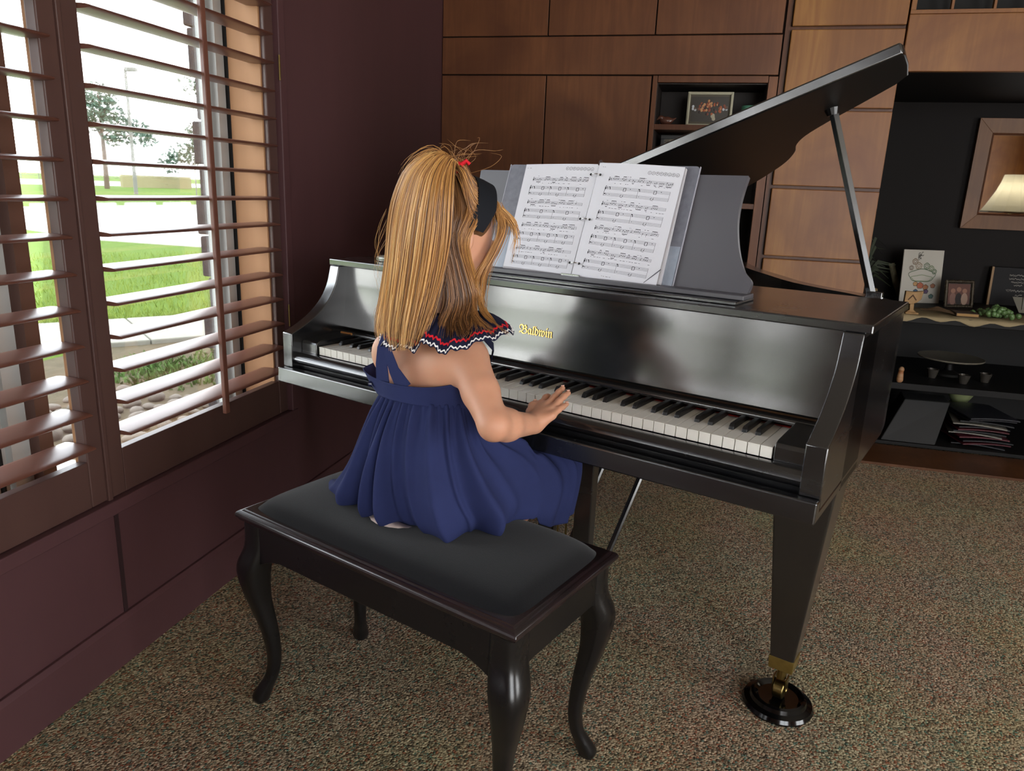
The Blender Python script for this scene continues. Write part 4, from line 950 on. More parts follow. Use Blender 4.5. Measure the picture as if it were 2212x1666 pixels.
mb = MB(); mb.tube([(-.1020, -.3035, .786), (-.1052, -.3072, .7865)], .0058, 14); mb.tube([(-.1052, -.3072, .7865), (-.1060, -.3080, .7866)], .0040, 10); link('button', mb, mat('navy_button', '1c2244', .25, .6), GL, smooth=40)
def strip(name, pts, w, m, th=.002, parent=None, outv=(0, -1, 0)):
    pts = [Vector(p) for p in pts]; rows = []
    for k, p in enumerate(pts):
        t = (pts[min(k + 1, len(pts) - 1)] - pts[max(k - 1, 0)]).normalized(); s_ = t.cross(Vector(outv)).normalized(); ww = w[k] if isinstance(w, list) else w
        o_ = Vector(outv) * th; rows.append([tuple(p - s_ * ww / 2), tuple(p + s_ * ww / 2), tuple(p + s_ * ww / 2 + o_), tuple(p - s_ * ww / 2 + o_)])
    mb = MB(); mb.loft(rows); return link(name, mb, m, parent or GL, smooth=40, nrm=True)
strip('strap', [(-.052, -.300, .895), (-.058, -.312, .865), (-.060, -.3155, .835), (-.060, -.3125, .800)], [.034, .032, .030, .034], M['navy'])
strip('strap', [(-.046, -.306, .892), (-.040, -.3175, .862), (-.024, -.3185, .830), (.0, -.316, .798)], [.016, .020, .026, .040], M['navy'])
strip('strap', [(.062, -.262, .905), (.098, -.205, .900), (.096, -.165, .87), (.080, -.150, .84)], .020, M['navy_dark'], outv=(.8, 0, .6))
# collar ruffle over the shoulders with red and white rickrack
neckp = [(.012 + .049 * sin(a), -.214 - .048 * cos(a), .938 - .012 * cos(a) * -1 * .0 - .010 * (1 - cos(a)) / 2) for a in [2 * pi * k / 12 for k in range(12)]]
edge = [(-.01, -.324, .876), (.040, -.330, .880), (.056, -.326, .898), (.085, -.322, .884), (.112, -.312, .886), (.140, -.285, .900), (.165, -.245, .912), (.160, -.190, .912), (.110, -.135, .905), (.030, -.115, .900), (-.060, -.115, .898), (-.110, -.150, .895), (-.128, -.185, .888), (-.124, -.235, .882), (-.096, -.285, .876), (-.052, -.320, .871)]
ne = len(edge); neck = [(.012 + .049 * sin(2 * pi * k / ne), -.214 - .048 * cos(2 * pi * k / ne), .940 - .012 * (1 - cos(2 * pi * k / ne)) / 2) for k in range(ne)]
ecl = catm(edge, 12, True); ncl = catm(neck, 12, True); rows = []
for j in range(9):
    t = j / 8; row = []
    for i in range(len(ecl)):
        p = ncl[i] * (1 - t) + ecl[i] * t; p = p.copy(); p[2] += .016 * sin(t * pi) ; q = 2 * pi * i / len(ecl)
        row.append((p[0], p[1], p[2] + .0035 * t * sin(q * 13) + .0022 * t * sin(q * 29 + 1)))
    rows.append(row)
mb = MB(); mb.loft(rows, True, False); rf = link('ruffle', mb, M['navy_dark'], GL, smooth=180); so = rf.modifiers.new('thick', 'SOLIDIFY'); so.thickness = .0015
def rick(name, t0, wave, amp, width, m, lift):
    A = np.array(rows); pos = t0 * 8; j0 = int(min(pos, 7)); f = pos - j0; line = A[j0] * (1 - f) + A[j0 + 1] * f; inner = A[j0]; n = len(line)
    up_ = A[j0] - A[j0 + 1]; up_ /= np.linalg.norm(up_, axis=1, keepdims=True); line2 = []; seg = np.linalg.norm(np.roll(line, -1, 0) - line, axis=1); cum = np.concatenate([[0], np.cumsum(seg)]); tot = cum[-1]
    m_ = int(tot / .0010); res = []
    for k in range(m_):
        s_ = tot * k / m_; i = min(np.searchsorted(cum, s_) - 1, n - 1); i = max(i, 0); u = (s_ - cum[i]) / seg[i]; a_, b_ = i, (i + 1) % n
        p = line[a_] * (1 - u) + line[b_] * u; v = up_[a_] * (1 - u) + up_[b_] * u; tz = (line[b_] - line[a_]) / seg[i]; nn = np.cross(tz, v); nn /= np.linalg.norm(nn); nn = nn if (nn[2] > 0 or nn @ (p - np.array([0, -.22, .9])) > 0) else -nn
        c = p + v * amp * sin(2 * pi * s_ / wave) + nn * lift; res.append([tuple(c + v * width / 2), tuple(c + v * width / 2 + nn * .001), tuple(c - v * width / 2 + nn * .001), tuple(c - v * width / 2)])
    res.append(res[0]); mb = MB(); mb.loft(res, True, False); link(name, mb, m, rf, smooth=60, nrm=True)
rick('white_rickrack', .965, .0088, .0020, .0034, M['rick_white'], .0012)
rick('red_rickrack', .855, .0088, .0020, .0046, M['rick_red'], .0012)
# pale lining showing under the back hem
mb = MB(); lr = []
for i in range(9):
    x = -.125 + i * .018; lr.append([(x, -.300 - .020 * sin(i / 8 * pi), .5060 + .012 * sin(i / 8 * pi)), (x, -.322 - .034 * sin(i / 8 * pi), .5055)])
mb.loft(lr, False, False); ln = link('lining', mb, M['lining'], GL, smooth=60); so = ln.modifiers.new('thick', 'SOLIDIFY'); so.thickness = .001

# ---- hair
hb = SDF((-.12, -.32, .95), (.14, -.05, 1.25), .004)
hb.ell(H(0, -.020, .026), (.0765, .0885, .0835), .01, R3); hb.ell(H(0, -.055, -.030), (.060, .050, .07), .02, R3)
hb.ell(H(0, .105, -.03), (.062, .070, .085), .012, R3, True)
hb.ell(H(.082, .012, -.030), (.030, .030, .040), .008, R3, True); hb.ell(H(-.082, .012, -.030), (.030, .030, .040), .008, R3, True)
HB = link('hair', hb.mesh('h'), M['scalp'], GL, smooth=180)
verts = []; faces = []; tone = []
def strand(pts, r, tn, n=4, tip=.25, flat=.6):
    pts = np.array(pts, float); m_ = len(pts); t = np.gradient(pts, axis=0); t /= np.linalg.norm(t, axis=1, keepdims=True) + 1e-9
    u = np.cross(t, np.array([.3, .9, .2])); u /= np.linalg.norm(u, axis=1, keepdims=True) + 1e-9; w = np.cross(t, u); base = len(verts)
    k = np.linspace(0, 1, m_); rad = r * np.where(k > .75, 1 - (k - .75) / .25 * (1 - tip), 1) * np.minimum(1, .5 + k * 6)
    for j in range(m_):
        for q in range(n):
            a = 2 * pi * q / n; verts.append(pts[j] + u[j] * cos(a) * rad[j] + w[j] * sin(a) * rad[j] * flat); tone.append(tn)
    for j in range(m_ - 1):
        for q in range(n): faces.append((base + j * n + q, base + j * n + (q + 1) % n, base + (j + 1) * n + (q + 1) % n, base + (j + 1) * n + q))
GLh = [(.036, -.228, 1.212), (.005, -.250, 1.230), (-.056, -.250, 1.205), (-.096, -.245, 1.155), (-.117, -.240, 1.101), (-.126, -.240, 1.028), (-.142, -.240, .952), (-.146, -.250, .895), (-.119, -.262, .856)]
GMh = [(.040, -.230, 1.214), (.038, -.268, 1.226), (.028, -.302, 1.196), (.022, -.318, 1.150), (.015, -.325, 1.094), (.006, -.328, 1.028), (-.006, -.330, .958), (-.012, -.334, .906), (-.006, -.336, .866)]
GRh = [(.048, -.228, 1.212), (.063, -.255, 1.214), (.083, -.282, 1.184), (.090, -.292, 1.145), (.088, -.292, 1.097), (.080, -.292, 1.048), (.070, -.298, .997), (.060, -.312, .942), (.044, -.328, .886)]
GL_, GM_, GR_ = (catm(g, 4, False) for g in (GLh, GMh, GRh)); rr = np.random.RandomState(5)
def lat(s):
    a = 2 * (s - .5) * (s - 1); b_ = 4 * s * (1 - s); c = 2 * s * (s - .5); return GL_ * a + GM_ * b_ + GR_ * c
core = np.array([.01, -.20, 0])
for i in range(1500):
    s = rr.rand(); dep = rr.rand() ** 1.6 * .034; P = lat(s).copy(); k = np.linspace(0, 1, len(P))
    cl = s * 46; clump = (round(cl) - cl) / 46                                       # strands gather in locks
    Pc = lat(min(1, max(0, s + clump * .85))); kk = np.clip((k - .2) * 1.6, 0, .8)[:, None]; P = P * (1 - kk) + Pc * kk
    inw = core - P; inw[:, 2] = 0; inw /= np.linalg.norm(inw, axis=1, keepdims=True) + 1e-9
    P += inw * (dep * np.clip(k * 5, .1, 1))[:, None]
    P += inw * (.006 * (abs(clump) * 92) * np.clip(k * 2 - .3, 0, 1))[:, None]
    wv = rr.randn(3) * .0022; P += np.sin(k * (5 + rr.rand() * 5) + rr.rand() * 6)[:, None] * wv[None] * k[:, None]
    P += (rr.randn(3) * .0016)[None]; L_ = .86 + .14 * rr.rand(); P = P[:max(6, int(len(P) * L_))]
    tn = np.clip(.16 + .62 * (round(cl) * 7919 % 13) / 13 + rr.randn() * .18 + (.36 * (1 - s)) - dep * 12, 0, 1); strand(P, .0011 + .0007 * rr.rand(), tn)  # tone carries painted light: highlights on the left, shade in deeper strands
def fromguides(A, B, n, jit, rad, tn0, core_=.0, npt=4, lmin=.85, sp=.14):
    A = catm(A, npt, False); B = catm(B, npt, False)
    for i in range(n):
        s = rr.rand(); P = A * (1 - s) + B * s; k = np.linspace(0, 1, len(P)); P = P + (rr.randn(3) * jit)[None] + (np.sin(k * (3 + rr.rand() * 5) + rr.rand() * 6) * k)[:, None] * (rr.randn(3) * jit * .8)[None]
        P = P[:max(4, int(len(P) * (lmin + (1 - lmin) * rr.rand())))]; strand(P, rad * (.7 + .6 * rr.rand()), np.clip(tn0 + rr.randn() * sp, 0, 1))
# hair under and behind the ear, straight down to the shoulder
def hs(*a): return tuple(H(*a))
fromguides([hs(.02, -.085, .085), hs(.062, -.075, .03), hs(.070, -.062, -.03), (.060, -.268, .975), (.058, -.290, .925), (.062, -.312, .893)], [hs(.03, -.05, .098), hs(.078, -.045, .03), hs(.078, -.038, -.02), (.086, -.235, .975), (.100, -.262, .935), (.135, -.285, .915)], 520, .003, .0012, .16)
fromguides([hs(.05, -.02, .085), hs(.079, -.028, .03), hs(.079, -.030, -.02), (.078, -.218, .985), (.100, -.235, .945), (.140, -.24, .925), (.172, -.235, .915)], [hs(.06, -.0, .075), hs(.080, -.022, .03), hs(.080, -.024, -.02), (.072, -.205, .985), (.085, -.225, .95), (.110, -.26, .925), (.118, -.30, .905)], 260, .003, .0009, .36, lmin=.75)
fromguides([hs(.05, -.0, .085), hs(.079, -.010, .03), hs(.080, -.016, -.02), (.078, -.200, .985), (.105, -.215, .945), (.150, -.225, .925), (.190, -.222, .908)], [hs(.06, -.0, .075), hs(.080, -.006, .03), hs(.081, -.012, -.02), (.078, -.195, .985), (.095, -.205, .955), (.130, -.215, .932), (.150, -.235, .922)], 60, .002, .0007, .5, lmin=.8)
# top: combed from the headband back to the tie
TIE = (.046, -.222, 1.206)
for i in range(620):
    a = -1.45 + 2.9 * rr.rand(); y0 = .042 - .012 * abs(a) ; rx = .0785; p0 = H(rx * sin(a), y0 * cos(a) - .008, .020 + .086 * cos(a))
    p1 = H(rx * sin(a) * .98, -.035, .026 + .084 * cos(a) + .004); tie = Vector(TIE) + Vector(rr.randn(3) * .004)
    mid = (p1 + tie) / 2 + Vector((0, 0, .006 + .006 * rr.rand())) + (p1 - HC).normalized() * .006
    P = catm([tuple(p0), tuple(p1 * .6 + p0 * .4 + (p0 - HC).normalized() * .003), tuple(mid), tuple(tie)], 5, False); P += (rr.randn(3) * .0014)[None]; strand(P, .0012, np.clip(.38 + rr.randn() * .17, 0, 1), tip=.9)
# left side of the head down to the shoulder
fromguides([hs(-.05, -.03, .085), hs(-.080, -.02, .03), hs(-.082, -.01, -.03), (-.085, -.18, .975), (-.11, -.19, .92), (-.13, -.20, .885)], [hs(-.03, -.08, .08), hs(-.070, -.07, .03), hs(-.075, -.06, -.03), (-.085, -.25, .975), (-.11, -.26, .92), (-.12, -.265, .885)], 380, .003, .0013, .42)
# bangs and the locks in front of the ear
fromguides([hs(.035, .055, .085), hs(.058, .075, .050), hs(.066, .070, .01), hs(.066, .060, -.05), (.072, -.165, .945), (.100, -.175, .925)], [hs(.060, .045, .062), hs(.076, .050, .02), hs(.078, .040, -.03), hs(.070, .030, -.08), (.070, -.175, .955), (.135, -.195, .912)], 70, .0028, .0010, .52, lmin=.55)
fromguides([hs(-.05, .05, .08), hs(-.062, .078, .045), hs(-.068, .066, -.01), hs(-.066, .05, -.07)], [hs(.02, .058, .092), hs(.012, .092, .060), hs(.02, .098, .035), hs(.03, .098, .02)], 110, .003, .0010, .5, lmin=.5)
fromguides([hs(.045, .062, .075), hs(.058, .088, .058), hs(.064, .100, .035), hs(.062, .104, .005)], [hs(.055, .055, .065), hs(.070, .080, .048), hs(.078, .092, .02), hs(.076, .094, -.03)], 60, .003, .0009, .62, lmin=.4)
# fly-aways
for i in range(24):
    s = rr.rand(); P = lat(s)[: 10 + rr.randint(8)].copy(); c = P - core; c[:, 2] *= .2; c /= np.linalg.norm(c, axis=1, keepdims=True); k = np.linspace(0, 1, len(P)); P += c * (k * .018 * rr.rand())[:, None] + np.array([0, 0, 1])[None] * (np.sin(k * 3) * .014 * rr.rand())[:, None]; strand(P, .00035, .6)
for i in range(26):
    p = np.array(TIE) + rr.randn(3) * .008; q = p + np.array([rr.randn() * .03, rr.randn() * .02, .018 + .022 * rr.rand()]); r_2 = q + np.array([rr.randn() * .02, rr.randn() * .02, rr.rand() * .012]); strand(catm([p, (p + q) / 2 + rr.randn(3) * .006, q, r_2], 5, False), .0004, .45)
for i in range(12):
    z = .88 + .20 * rr.rand(); x0_ = -.130; P = [(x0_ + .01, -.24, z + .05), (x0_ - .012 * rr.rand(), -.245, z + .02), (x0_ - .02 * rr.rand(), -.25, z - .015), (x0_ + .005, -.25, z - .05)]; strand(catm(P, 5, False), .0003, .7)
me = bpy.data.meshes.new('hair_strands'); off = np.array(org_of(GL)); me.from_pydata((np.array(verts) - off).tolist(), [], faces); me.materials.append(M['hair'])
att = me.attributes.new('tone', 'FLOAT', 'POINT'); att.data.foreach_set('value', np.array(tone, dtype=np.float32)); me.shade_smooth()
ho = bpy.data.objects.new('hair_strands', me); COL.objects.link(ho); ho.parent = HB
# headband and hair tie
mb = MB(); rb = []
for i in range(33):
    a = -1.72 + 3.44 * i / 32; w_ = .024 - .005 * abs(a) / 2; cy = .026 - .016 * abs(sin(a)) - .030 * max(0, abs(a) - 1.2)
    o1 = (.0822 * sin(a), cy + w_, .026 + .090 * cos(a)); o2 = (.0822 * sin(a), cy - w_, .026 + .092 * cos(a)); i1 = (.078 * sin(a), cy + w_, .026 + .086 * cos(a)); i2 = (.078 * sin(a), cy - w_, .026 + .088 * cos(a))
    rb.append([tuple(H(*p)) for p in (i1, o1, ((o1[0] + o2[0]) / 2 * 1.02, (o1[1] + o2[1]) / 2, (o1[2] + o2[2]) / 2 + .001 * cos(a)), o2, i2)])
mb.loft(rb); link('headband', mb, M['band'], GL, smooth=50, nrm=True)
mb = MB(); T_ = Vector(TIE)
mb.tube([T_ + Vector((.010 * cos(a), -.004, .008 * sin(a) + .002)) for a in [2 * pi * k / 14 for k in range(15)]], .0032, 6); link('hair_tie', mb, M['rick_red'], GL, smooth=60)
mb = MB(); mb.tube([T_ + Vector((.006, -.004, .006)), T_ + Vector((.016, .002, .014)), T_ + Vector((.020, .006, .008))], .004, 6); link('hair_tie', mb, M['rick_red'], GL, smooth=60)

# ================================================================== NICHE OBJECTS
M['frame_silver'] = mat('antique_silver_frame', 'a8a48c', .4, .5, metal=.1)
M['ceramic'] = mat('cream_ceramic', 'cfc8b4', .3, .5); M['green_glaze'] = mat('green_glaze', '4f8a72', .3, .5)
def photo_mat(name, cols, scale):
    m = bpy.data.materials.new(name); m.use_nodes = True; nt = m.node_tree; b = nt.nodes['Principled BSDF']; b.inputs['Roughness'].default_value = .25
    tc = nt.nodes.new('ShaderNodeTexCoord'); v = nt.nodes.new('ShaderNodeTexVoronoi'); v.inputs['Scale'].default_value = scale; r = nt.nodes.new('ShaderNodeValToRGB'); r.color_ramp.interpolation = 'CONSTANT'
    s_ = nt.nodes.new('ShaderNodeSeparateColor'); nt.links.new(tc.outputs['Object'], v.inputs[0]); nt.links.new(v.outputs['Color'], s_.inputs[0]); nt.links.new(s_.outputs[0], r.inputs[0])
    e = r.color_ramp.elements; n = len(cols)
    for i, c in enumerate(cols):
        q = e[i] if i < 2 else e.new(i / n); q.position = i / n; q.color = lin(c)
    nt.links.new(r.outputs[0], b.inputs['Base Color']); return m
pf = thing('picture_frame', 'silver framed group photograph on the upper niche shelf', 'picture frame', (.373, 2.10, 1.486))
def pfr(x0, x1, z0, z1, y, w, lean, mb, m1, root, d=.014):
    mb = MB(); mb.box(x0, x1, y, y + d, z0, z0 + w).box(x0, x1, y, y + d, z1 - w, z1).box(x0, x0 + w, y, y + d, z0 + w, z1 - w).box(x1 - w, x1, y, y + d, z0 + w, z1 - w)
    return mb
fm = pfr(.273, .474, 1.4865, 1.636, 2.10, .012, 0, None, None, pf); fm.box(.277, .283, 2.097, 2.1, 1.495, 1.63).box(.464, .470, 2.097, 2.1, 1.495, 1.63); link('frame', fm, M['frame_silver'], pf, .002)
link('mat_board', MB().box(.284, .463, 2.108, 2.111, 1.497, 1.626), mat('grey_mat', '5c564a', .8), pf)
ph_ = MB().box(.292, .455, 2.105, 2.108, 1.508, 1.616); link('photograph', ph_, mat('photo_dark', '3a3630', .3), pf)
rn = random.Random(3); fg = {}
for i in range(64):
    x = rn.gauss(.374, .035); x = min(max(x, .300), .448); z = 1.565 + rn.uniform(-.028, .035) * (1 - abs(x - .374) / .10); c = rn.choice(['a4552e', '7c3a22', 'c08a5a', '2c1c18', '8a4a30'])
    if abs(x - .374) > .05: c = rn.choice(['c8ccd0', 'b4b8be', '7c3a22', '5a4638'])
    fg.setdefault(c, MB()).sphere((x, 2.1045, z), (.0055, .0008, .0062), 8, 5)
for _ in range(5): fg.setdefault('a8a088', MB()).sphere((.39 + rn.uniform(-.012, .012), 2.1045, 1.528 + rn.uniform(-.008, .008)), (.008, .0008, .008), 8, 5)
allm = MB(); ml = []
for k_, (c, m_) in enumerate(fg.items()):
    allm.add(m_.v, m_.f, k_); ml.append(mat('photo_' + c, c, .4))
link('pictured_group', allm, ml, pf)
mg = thing('mug', 'cream mug with green rim beside the framed photograph in the niche', 'mug', (.552, 2.10, 1.486))
mb = MB(); mb.lathe([(0, 0), (.030, 0), (.035, .006), (.036, .062), (.038, .068), (.038, .09), (.035, .09), (.034, .01), (0, .008)], (.552, 2.10, 1.486), 28, caps=False); link('cup', mb, M['ceramic'], mg, smooth=35, nrm=True)
link('rim_band', MB().lathe([(.0385, .068), (.0392, .070), (.0392, .088), (.0385, .0905)], (.552, 2.10, 1.486), 28, caps=False), M['green_glaze'], mg, smooth=60)
link('handle', MB().tube([(.588, 2.10, 1.565), (.606, 2.10, 1.560), (.612, 2.10, 1.54), (.602, 2.10, 1.518), (.586, 2.10, 1.512)], .0045, 8), M['green_glaze'], mg, smooth=60)
dm = MB()
for i in range(9):
    a = -2.6 + i * .26; x, y = .552 + .0364 * sin(a) * -1, 2.10 + .0364 * cos(a); 
for i, (u, h_) in enumerate(((-.020, .016), (-.010, .010), (.0, .018), (.012, .008), (.020, .014))):
    dm.box(.552 + u - .002, .552 + u + .002, 2.10 - math.sqrt(.0366 ** 2 - u * u) - .001, 2.10 - math.sqrt(.0366 ** 2 - u * u) + .001, 1.51, 1.51 + h_)
link('printed_marks', dm, mat('mug_print', '6a4a3a', .5), mg)
fb_ = SDF((.13, 2.04, 1.48), (.24, 2.16, 1.56), .003); fb_.ell((.185, 2.10, 1.508), (.030, .018, .020), .01); fb_.ell((.160, 2.095, 1.522), (.013, .011, .011), .008); fb_.cap((.152, 2.09, 1.520), (.144, 2.086, 1.512), .006, .003, .004); fb_.cap((.21, 2.10, 1.512), (.228, 2.105, 1.522), .008, .003, .006)
fo = link('figurine', fb_.mesh('f'), mat('brown_glazed_figurine', '5a382c', .25, .6), None, smooth=180, org=(.185, 2.10, 1.488)); tag(fo, 'small brown glazed bird figurine at the left end of the upper niche shelf', 'figurine')
p2 = thing('picture_frame', 'dull grey framed picture on the niche shelf under the silver frame', 'picture frame', (.27, 2.13, 1.154))
link('frame', pfr(.165, .385, 1.1545, 1.449, 2.13, .018, 0, None, None, p2), mat('dark_pewter', '3c3c3c', .4, .5), p2, .002)
link('photograph', MB().box(.183, .367, 2.136, 2.139, 1.172, 1.431), photo_mat('stone_relief_print', ['55524c', '6c685e', '44423e', '7c776a', '3a3936'], 45), p2)

# ================================================================== DARK SHELF UNIT IN THE RECESS
cbn = thing('shelf_unit', 'low dark open shelf unit in the recess right of the piano', 'shelf', (1.7, 2.65, 0))
X0, X1, Y0, Y1 = 1.135, 2.85, 2.30, 3.04
link('shelf_top', MB().box(X0, X1, Y0, Y1, .632, .667), M['cabinet'], cbn, .003)
link('middle_shelf', MB().box(X0 + .02, X1 - .02, Y0 + .01, Y1, .300, .332), M['cabinet'], cbn, .002)
link('bottom_shelf', MB().box(X0 + .02, X1 - .02, Y0 + .01, Y1, 0.0125, .03), M['cabinet'], cbn, .002)
for x in (X0, 2.83): link('side_panel', MB().box(x, x + .02, Y0 + .005, Y1, 0.0125, .632), M['cabinet'], cbn, .002)
link('side_panel', MB().box(1.33, 1.35, Y0 + .012, Y1, .33, .632), M['cabinet'], cbn, .002)
link('back_panel', MB().box(X0 + .02, X1 - .02, Y1 - .01, Y1, 0.0125, .632), M['cabinet'], cbn)
# runner cloth, hanging a little over the edge
mb = MB(); rw = []; n_ = 60
for j in range(8):
    r = []
    for i in range(n_ + 1):
        x = 1.345 + i * (1.25 / n_); f = .012 * sin(i * .9) + .008 * sin(i * .37 + 2)
        if j < 5: r.append((x, 2.62 - j * .0795, .6685 + .0012 * sin(i * 1.7 + j)))
        else: r.append((x, 2.2985 - .002 * (j - 4) - .003 * max(0, sin(i * .8)), .6685 - (j - 4) * (.006 + f * .25)))
    rw.append(r)
mb.loft(rw, False, False); ro = link('table_runner', mb, mat('beige_linen', '9a8a6c', .9, .1), None, smooth=60, org=(1.9, 2.45, .667)); so = ro.modifiers.new('thick', 'SOLIDIFY'); so.thickness = .0012; so.offset = 1; tag(ro, 'beige cloth runner lying along the top of the dark shelf unit', 'table runner')
# drawn card
def leaned(mb, x0, y0, x1, y1, z0, z1, lean, d):
    dx_, dy_ = x1 - x0, y1 - y0; L_ = math.hypot(dx_, dy_); ux, uy = dx_ / L_, dy_ / L_; nx, ny = uy, -ux
    def P(s_, h_, o): return (x0 + ux * s_ * L_ + nx * (o - lean * h_), y0 + uy * s_ * L_ + ny * (o - lean * h_), z0 + h_ * (z1 - z0))
    vs = [P(0, 0, 0), P(1, 0, 0), P(1, 1, 0), P(0, 1, 0), P(0, 0, -d), P(1, 0, -d), P(1, 1, -d), P(0, 1, -d)]
    mb.add(vs, [(0, 1, 2, 3), (5, 4, 7, 6), (1, 5, 6, 2), (4, 0, 3, 7), (3, 2, 6, 7), (4, 5, 1, 0)]); return P
cd2 = thing('greeting_card', 'tall white card with line-drawn flowers leaning on the dark wall', 'card', (1.56, 2.83, .667))
mb = MB(); Pf = leaned(mb, 1.459, 2.795, 1.674, 2.875, .668, .948, .03, .006); link('board', mb, mat('card_white', 'b8b4aa', .8), cd2)
rn = random.Random(12); dk = {}
def ring_on(P, s0, h0, r, asp, c, w=.006, n=14, a0=0, a1=6.2832, wob=0):
    m_ = dk.setdefault(c, MB()); pts = []
    for k in range(n + 1):
        a = a0 + (a1 - a0) * k / n; q = 1 + wob * sin(a * 5); pts.append((s0 + r * q * cos(a), h0 + r * q * asp * sin(a)))
    for k in range(n):
        (s1, h1), (s2, h2) = pts[k], pts[k + 1]; d_ = math.hypot(s2 - s1, h2 - h1) or 1; ox, oy = -(h2 - h1) / d_ * w, (s2 - s1) / d_ * w
        m_.add([P(s1 - ox, h1 - oy, .0006), P(s2 - ox, h2 - oy, .0006), P(s2 + ox, h2 + oy, .0006), P(s1 + ox, h1 + oy, .0006)], [(0, 1, 2, 3)])
def disc_on(P, s0, h0, r, asp, c, n=12):
    m_ = dk.setdefault(c, MB()); m_.add([P(s0 + r * cos(2 * pi * k / n), h0 + r * asp * sin(2 * pi * k / n), .0005) for k in range(n)], [tuple(range(n))])
for s0, h0, r, c in ((.30, .78, .065, '7c6a58'), (.40, .70, .075, '8a7a64'), (.22, .66, .05, '7c7266'), (.60, .70, .07, '5e6e58'), (.72, .66, .06, '707c60'), (.80, .60, .055, '5e6e58')): ring_on(Pf, s0, h0, r, .8, c, .009, wob=.1); ring_on(Pf, s0, h0, r * .5, .8, c, .007)
ring_on(Pf, .50, .52, .33, .36, '5c6a58', .007, 30, wob=.06); ring_on(Pf, .50, .47, .26, .22, '7c8a6c', .006, 24, wob=.1)
for s0, h0, r, c in ((.48, .33, .085, 'a86048'), (.62, .30, .07, 'b07a58'), (.36, .36, .06, 'b48c60'), (.38, .22, .055, '48607c'), (.64, .22, .06, '6a5878'), (.80, .33, .06, '9c6c54'), (.78, .13, .06, '56706c')): disc_on(Pf, s0, h0, r, .7, c); ring_on(Pf, s0, h0, r, .7, '44403a', .004, wob=.12)
for q in range(14): ring_on(Pf, .45 + rn.uniform(-.1, .15), .16 + rn.uniform(-.07, .06), .035, .5, '3c3c3c', .005, 6, rn.uniform(0, 3), rn.uniform(3, 6))
for q in range(7): ring_on(Pf, .47 + rn.uniform(-.08, .08), .87 + rn.uniform(-.05, .06), .03, 1.2, '4a4640', .006, 8, rn.uniform(0, 2), rn.uniform(3, 6))
allm = MB(); ml = []
for k_, (c, m_) in enumerate(dk.items()): allm.add(m_.v, m_.f, k_); ml.append(mat('drawing_' + c, c, .8))
link('drawing', allm, ml, cd2)
# ornate photograph frame
of = thing('picture_frame', 'small ornate photo frame in front of the dark plaque', 'picture frame', (1.74, 2.76, .667))
mb = MB(); Po = leaned(mb, 1.665, 2.735, 1.805, 2.79, .672, .800, .02, .008); link('backing', mb, mat('frame_back', '2a2420', .6), of)
mb = MB(); rn = random.Random(8)
for i in range(92):
    t = i / 92 * 4; s_, h_ = ((t, 0), (1, t - 1), (3 - t, 1), (0, 4 - t))[int(t)]; c = Po(s_, h_, .004); mb.sphere(c, (.007 + rn.random() * .004, .006, .007 + rn.random() * .004), 8, 5)
link('ornate_border', mb, mat('tarnished_bronze', '3e362a', .4, .5, metal=.5), of, smooth=60)
mb = MB(); dk = {}
for s0, c in ((.28, '7a5a50'), (.5, '1c1818'), (.72, '9a8070')):
    disc_on(Po, s0, .62 + .06 * (s0 == .5), .09, 1.1, '8c6654'); disc_on(Po, s0, .30, .13, 1.9, c)
m_ = MB(); m_.add([Po(.08, .1, .0003), Po(.92, .1, .0003), Po(.92, .9, .0003), Po(.08, .9, .0003)], [(0, 1, 2, 3)]); dk = {**{'5c3c34': m_}, **dk}
allm = MB(); ml = []
for k_, (c, m_) in enumerate(dk.items()): allm.add([(a, b_ - .0004 * k_, c_) for a, b_, c_ in m_.v], m_.f, k_); ml.append(mat('family_' + c, c, .4))
link('photograph', allm, ml, of)
# plaque with script lines
pq = thing('plaque', 'dark standing plaque with pale script lines on the shelf unit', 'plaque', (2.06, 3.0, .667))
mb = MB(); Pp = leaned(mb, 1.945, 2.985, 2.26, 2.990, .668, .872, .02, .02); link('board', mb, mat('dark_plaque', '141214', .6, .2), pq, .002)
mb = MB(); mb2 = MB(); Pq = leaned(mb2, 1.94, 2.982, 1.951, 2.982, .668, .872, .02, .022); link('edge', mb2, mat('tan_edge', '8c6c48', .6), pq)
rn = random.Random(2)
for k, (w_, h_) in enumerate(((.30, .80), (.30, .71), (.22, .62), (.12, .54), (.34, .40), (.10, .28))):
    s_ = .42 - w_ / 2 if k < 5 else .40; e_ = s_ + w_; hh = .050 if k != 4 else .07
    while s_ < e_:
        L_ = rn.uniform(.012, .022); z1, z2 = h_ + rn.uniform(-.5, .5) * hh, h_ + rn.uniform(-.5, .5) * hh; t = .0045
        mb.add([Pp(s_, z1 - t * 1.5, .0006), Pp(s_ + L_ * .5, z2 - t * 1.5, .0006), Pp(s_ + L_ * .5, z2 + t * 1.5, .0006), Pp(s_, z1 + t * 1.5, .0006)], [(0, 1, 2, 3)]); s_ += L_ * .55
link('script', mb, mat('pale_script', '9a968c', .6), pq)
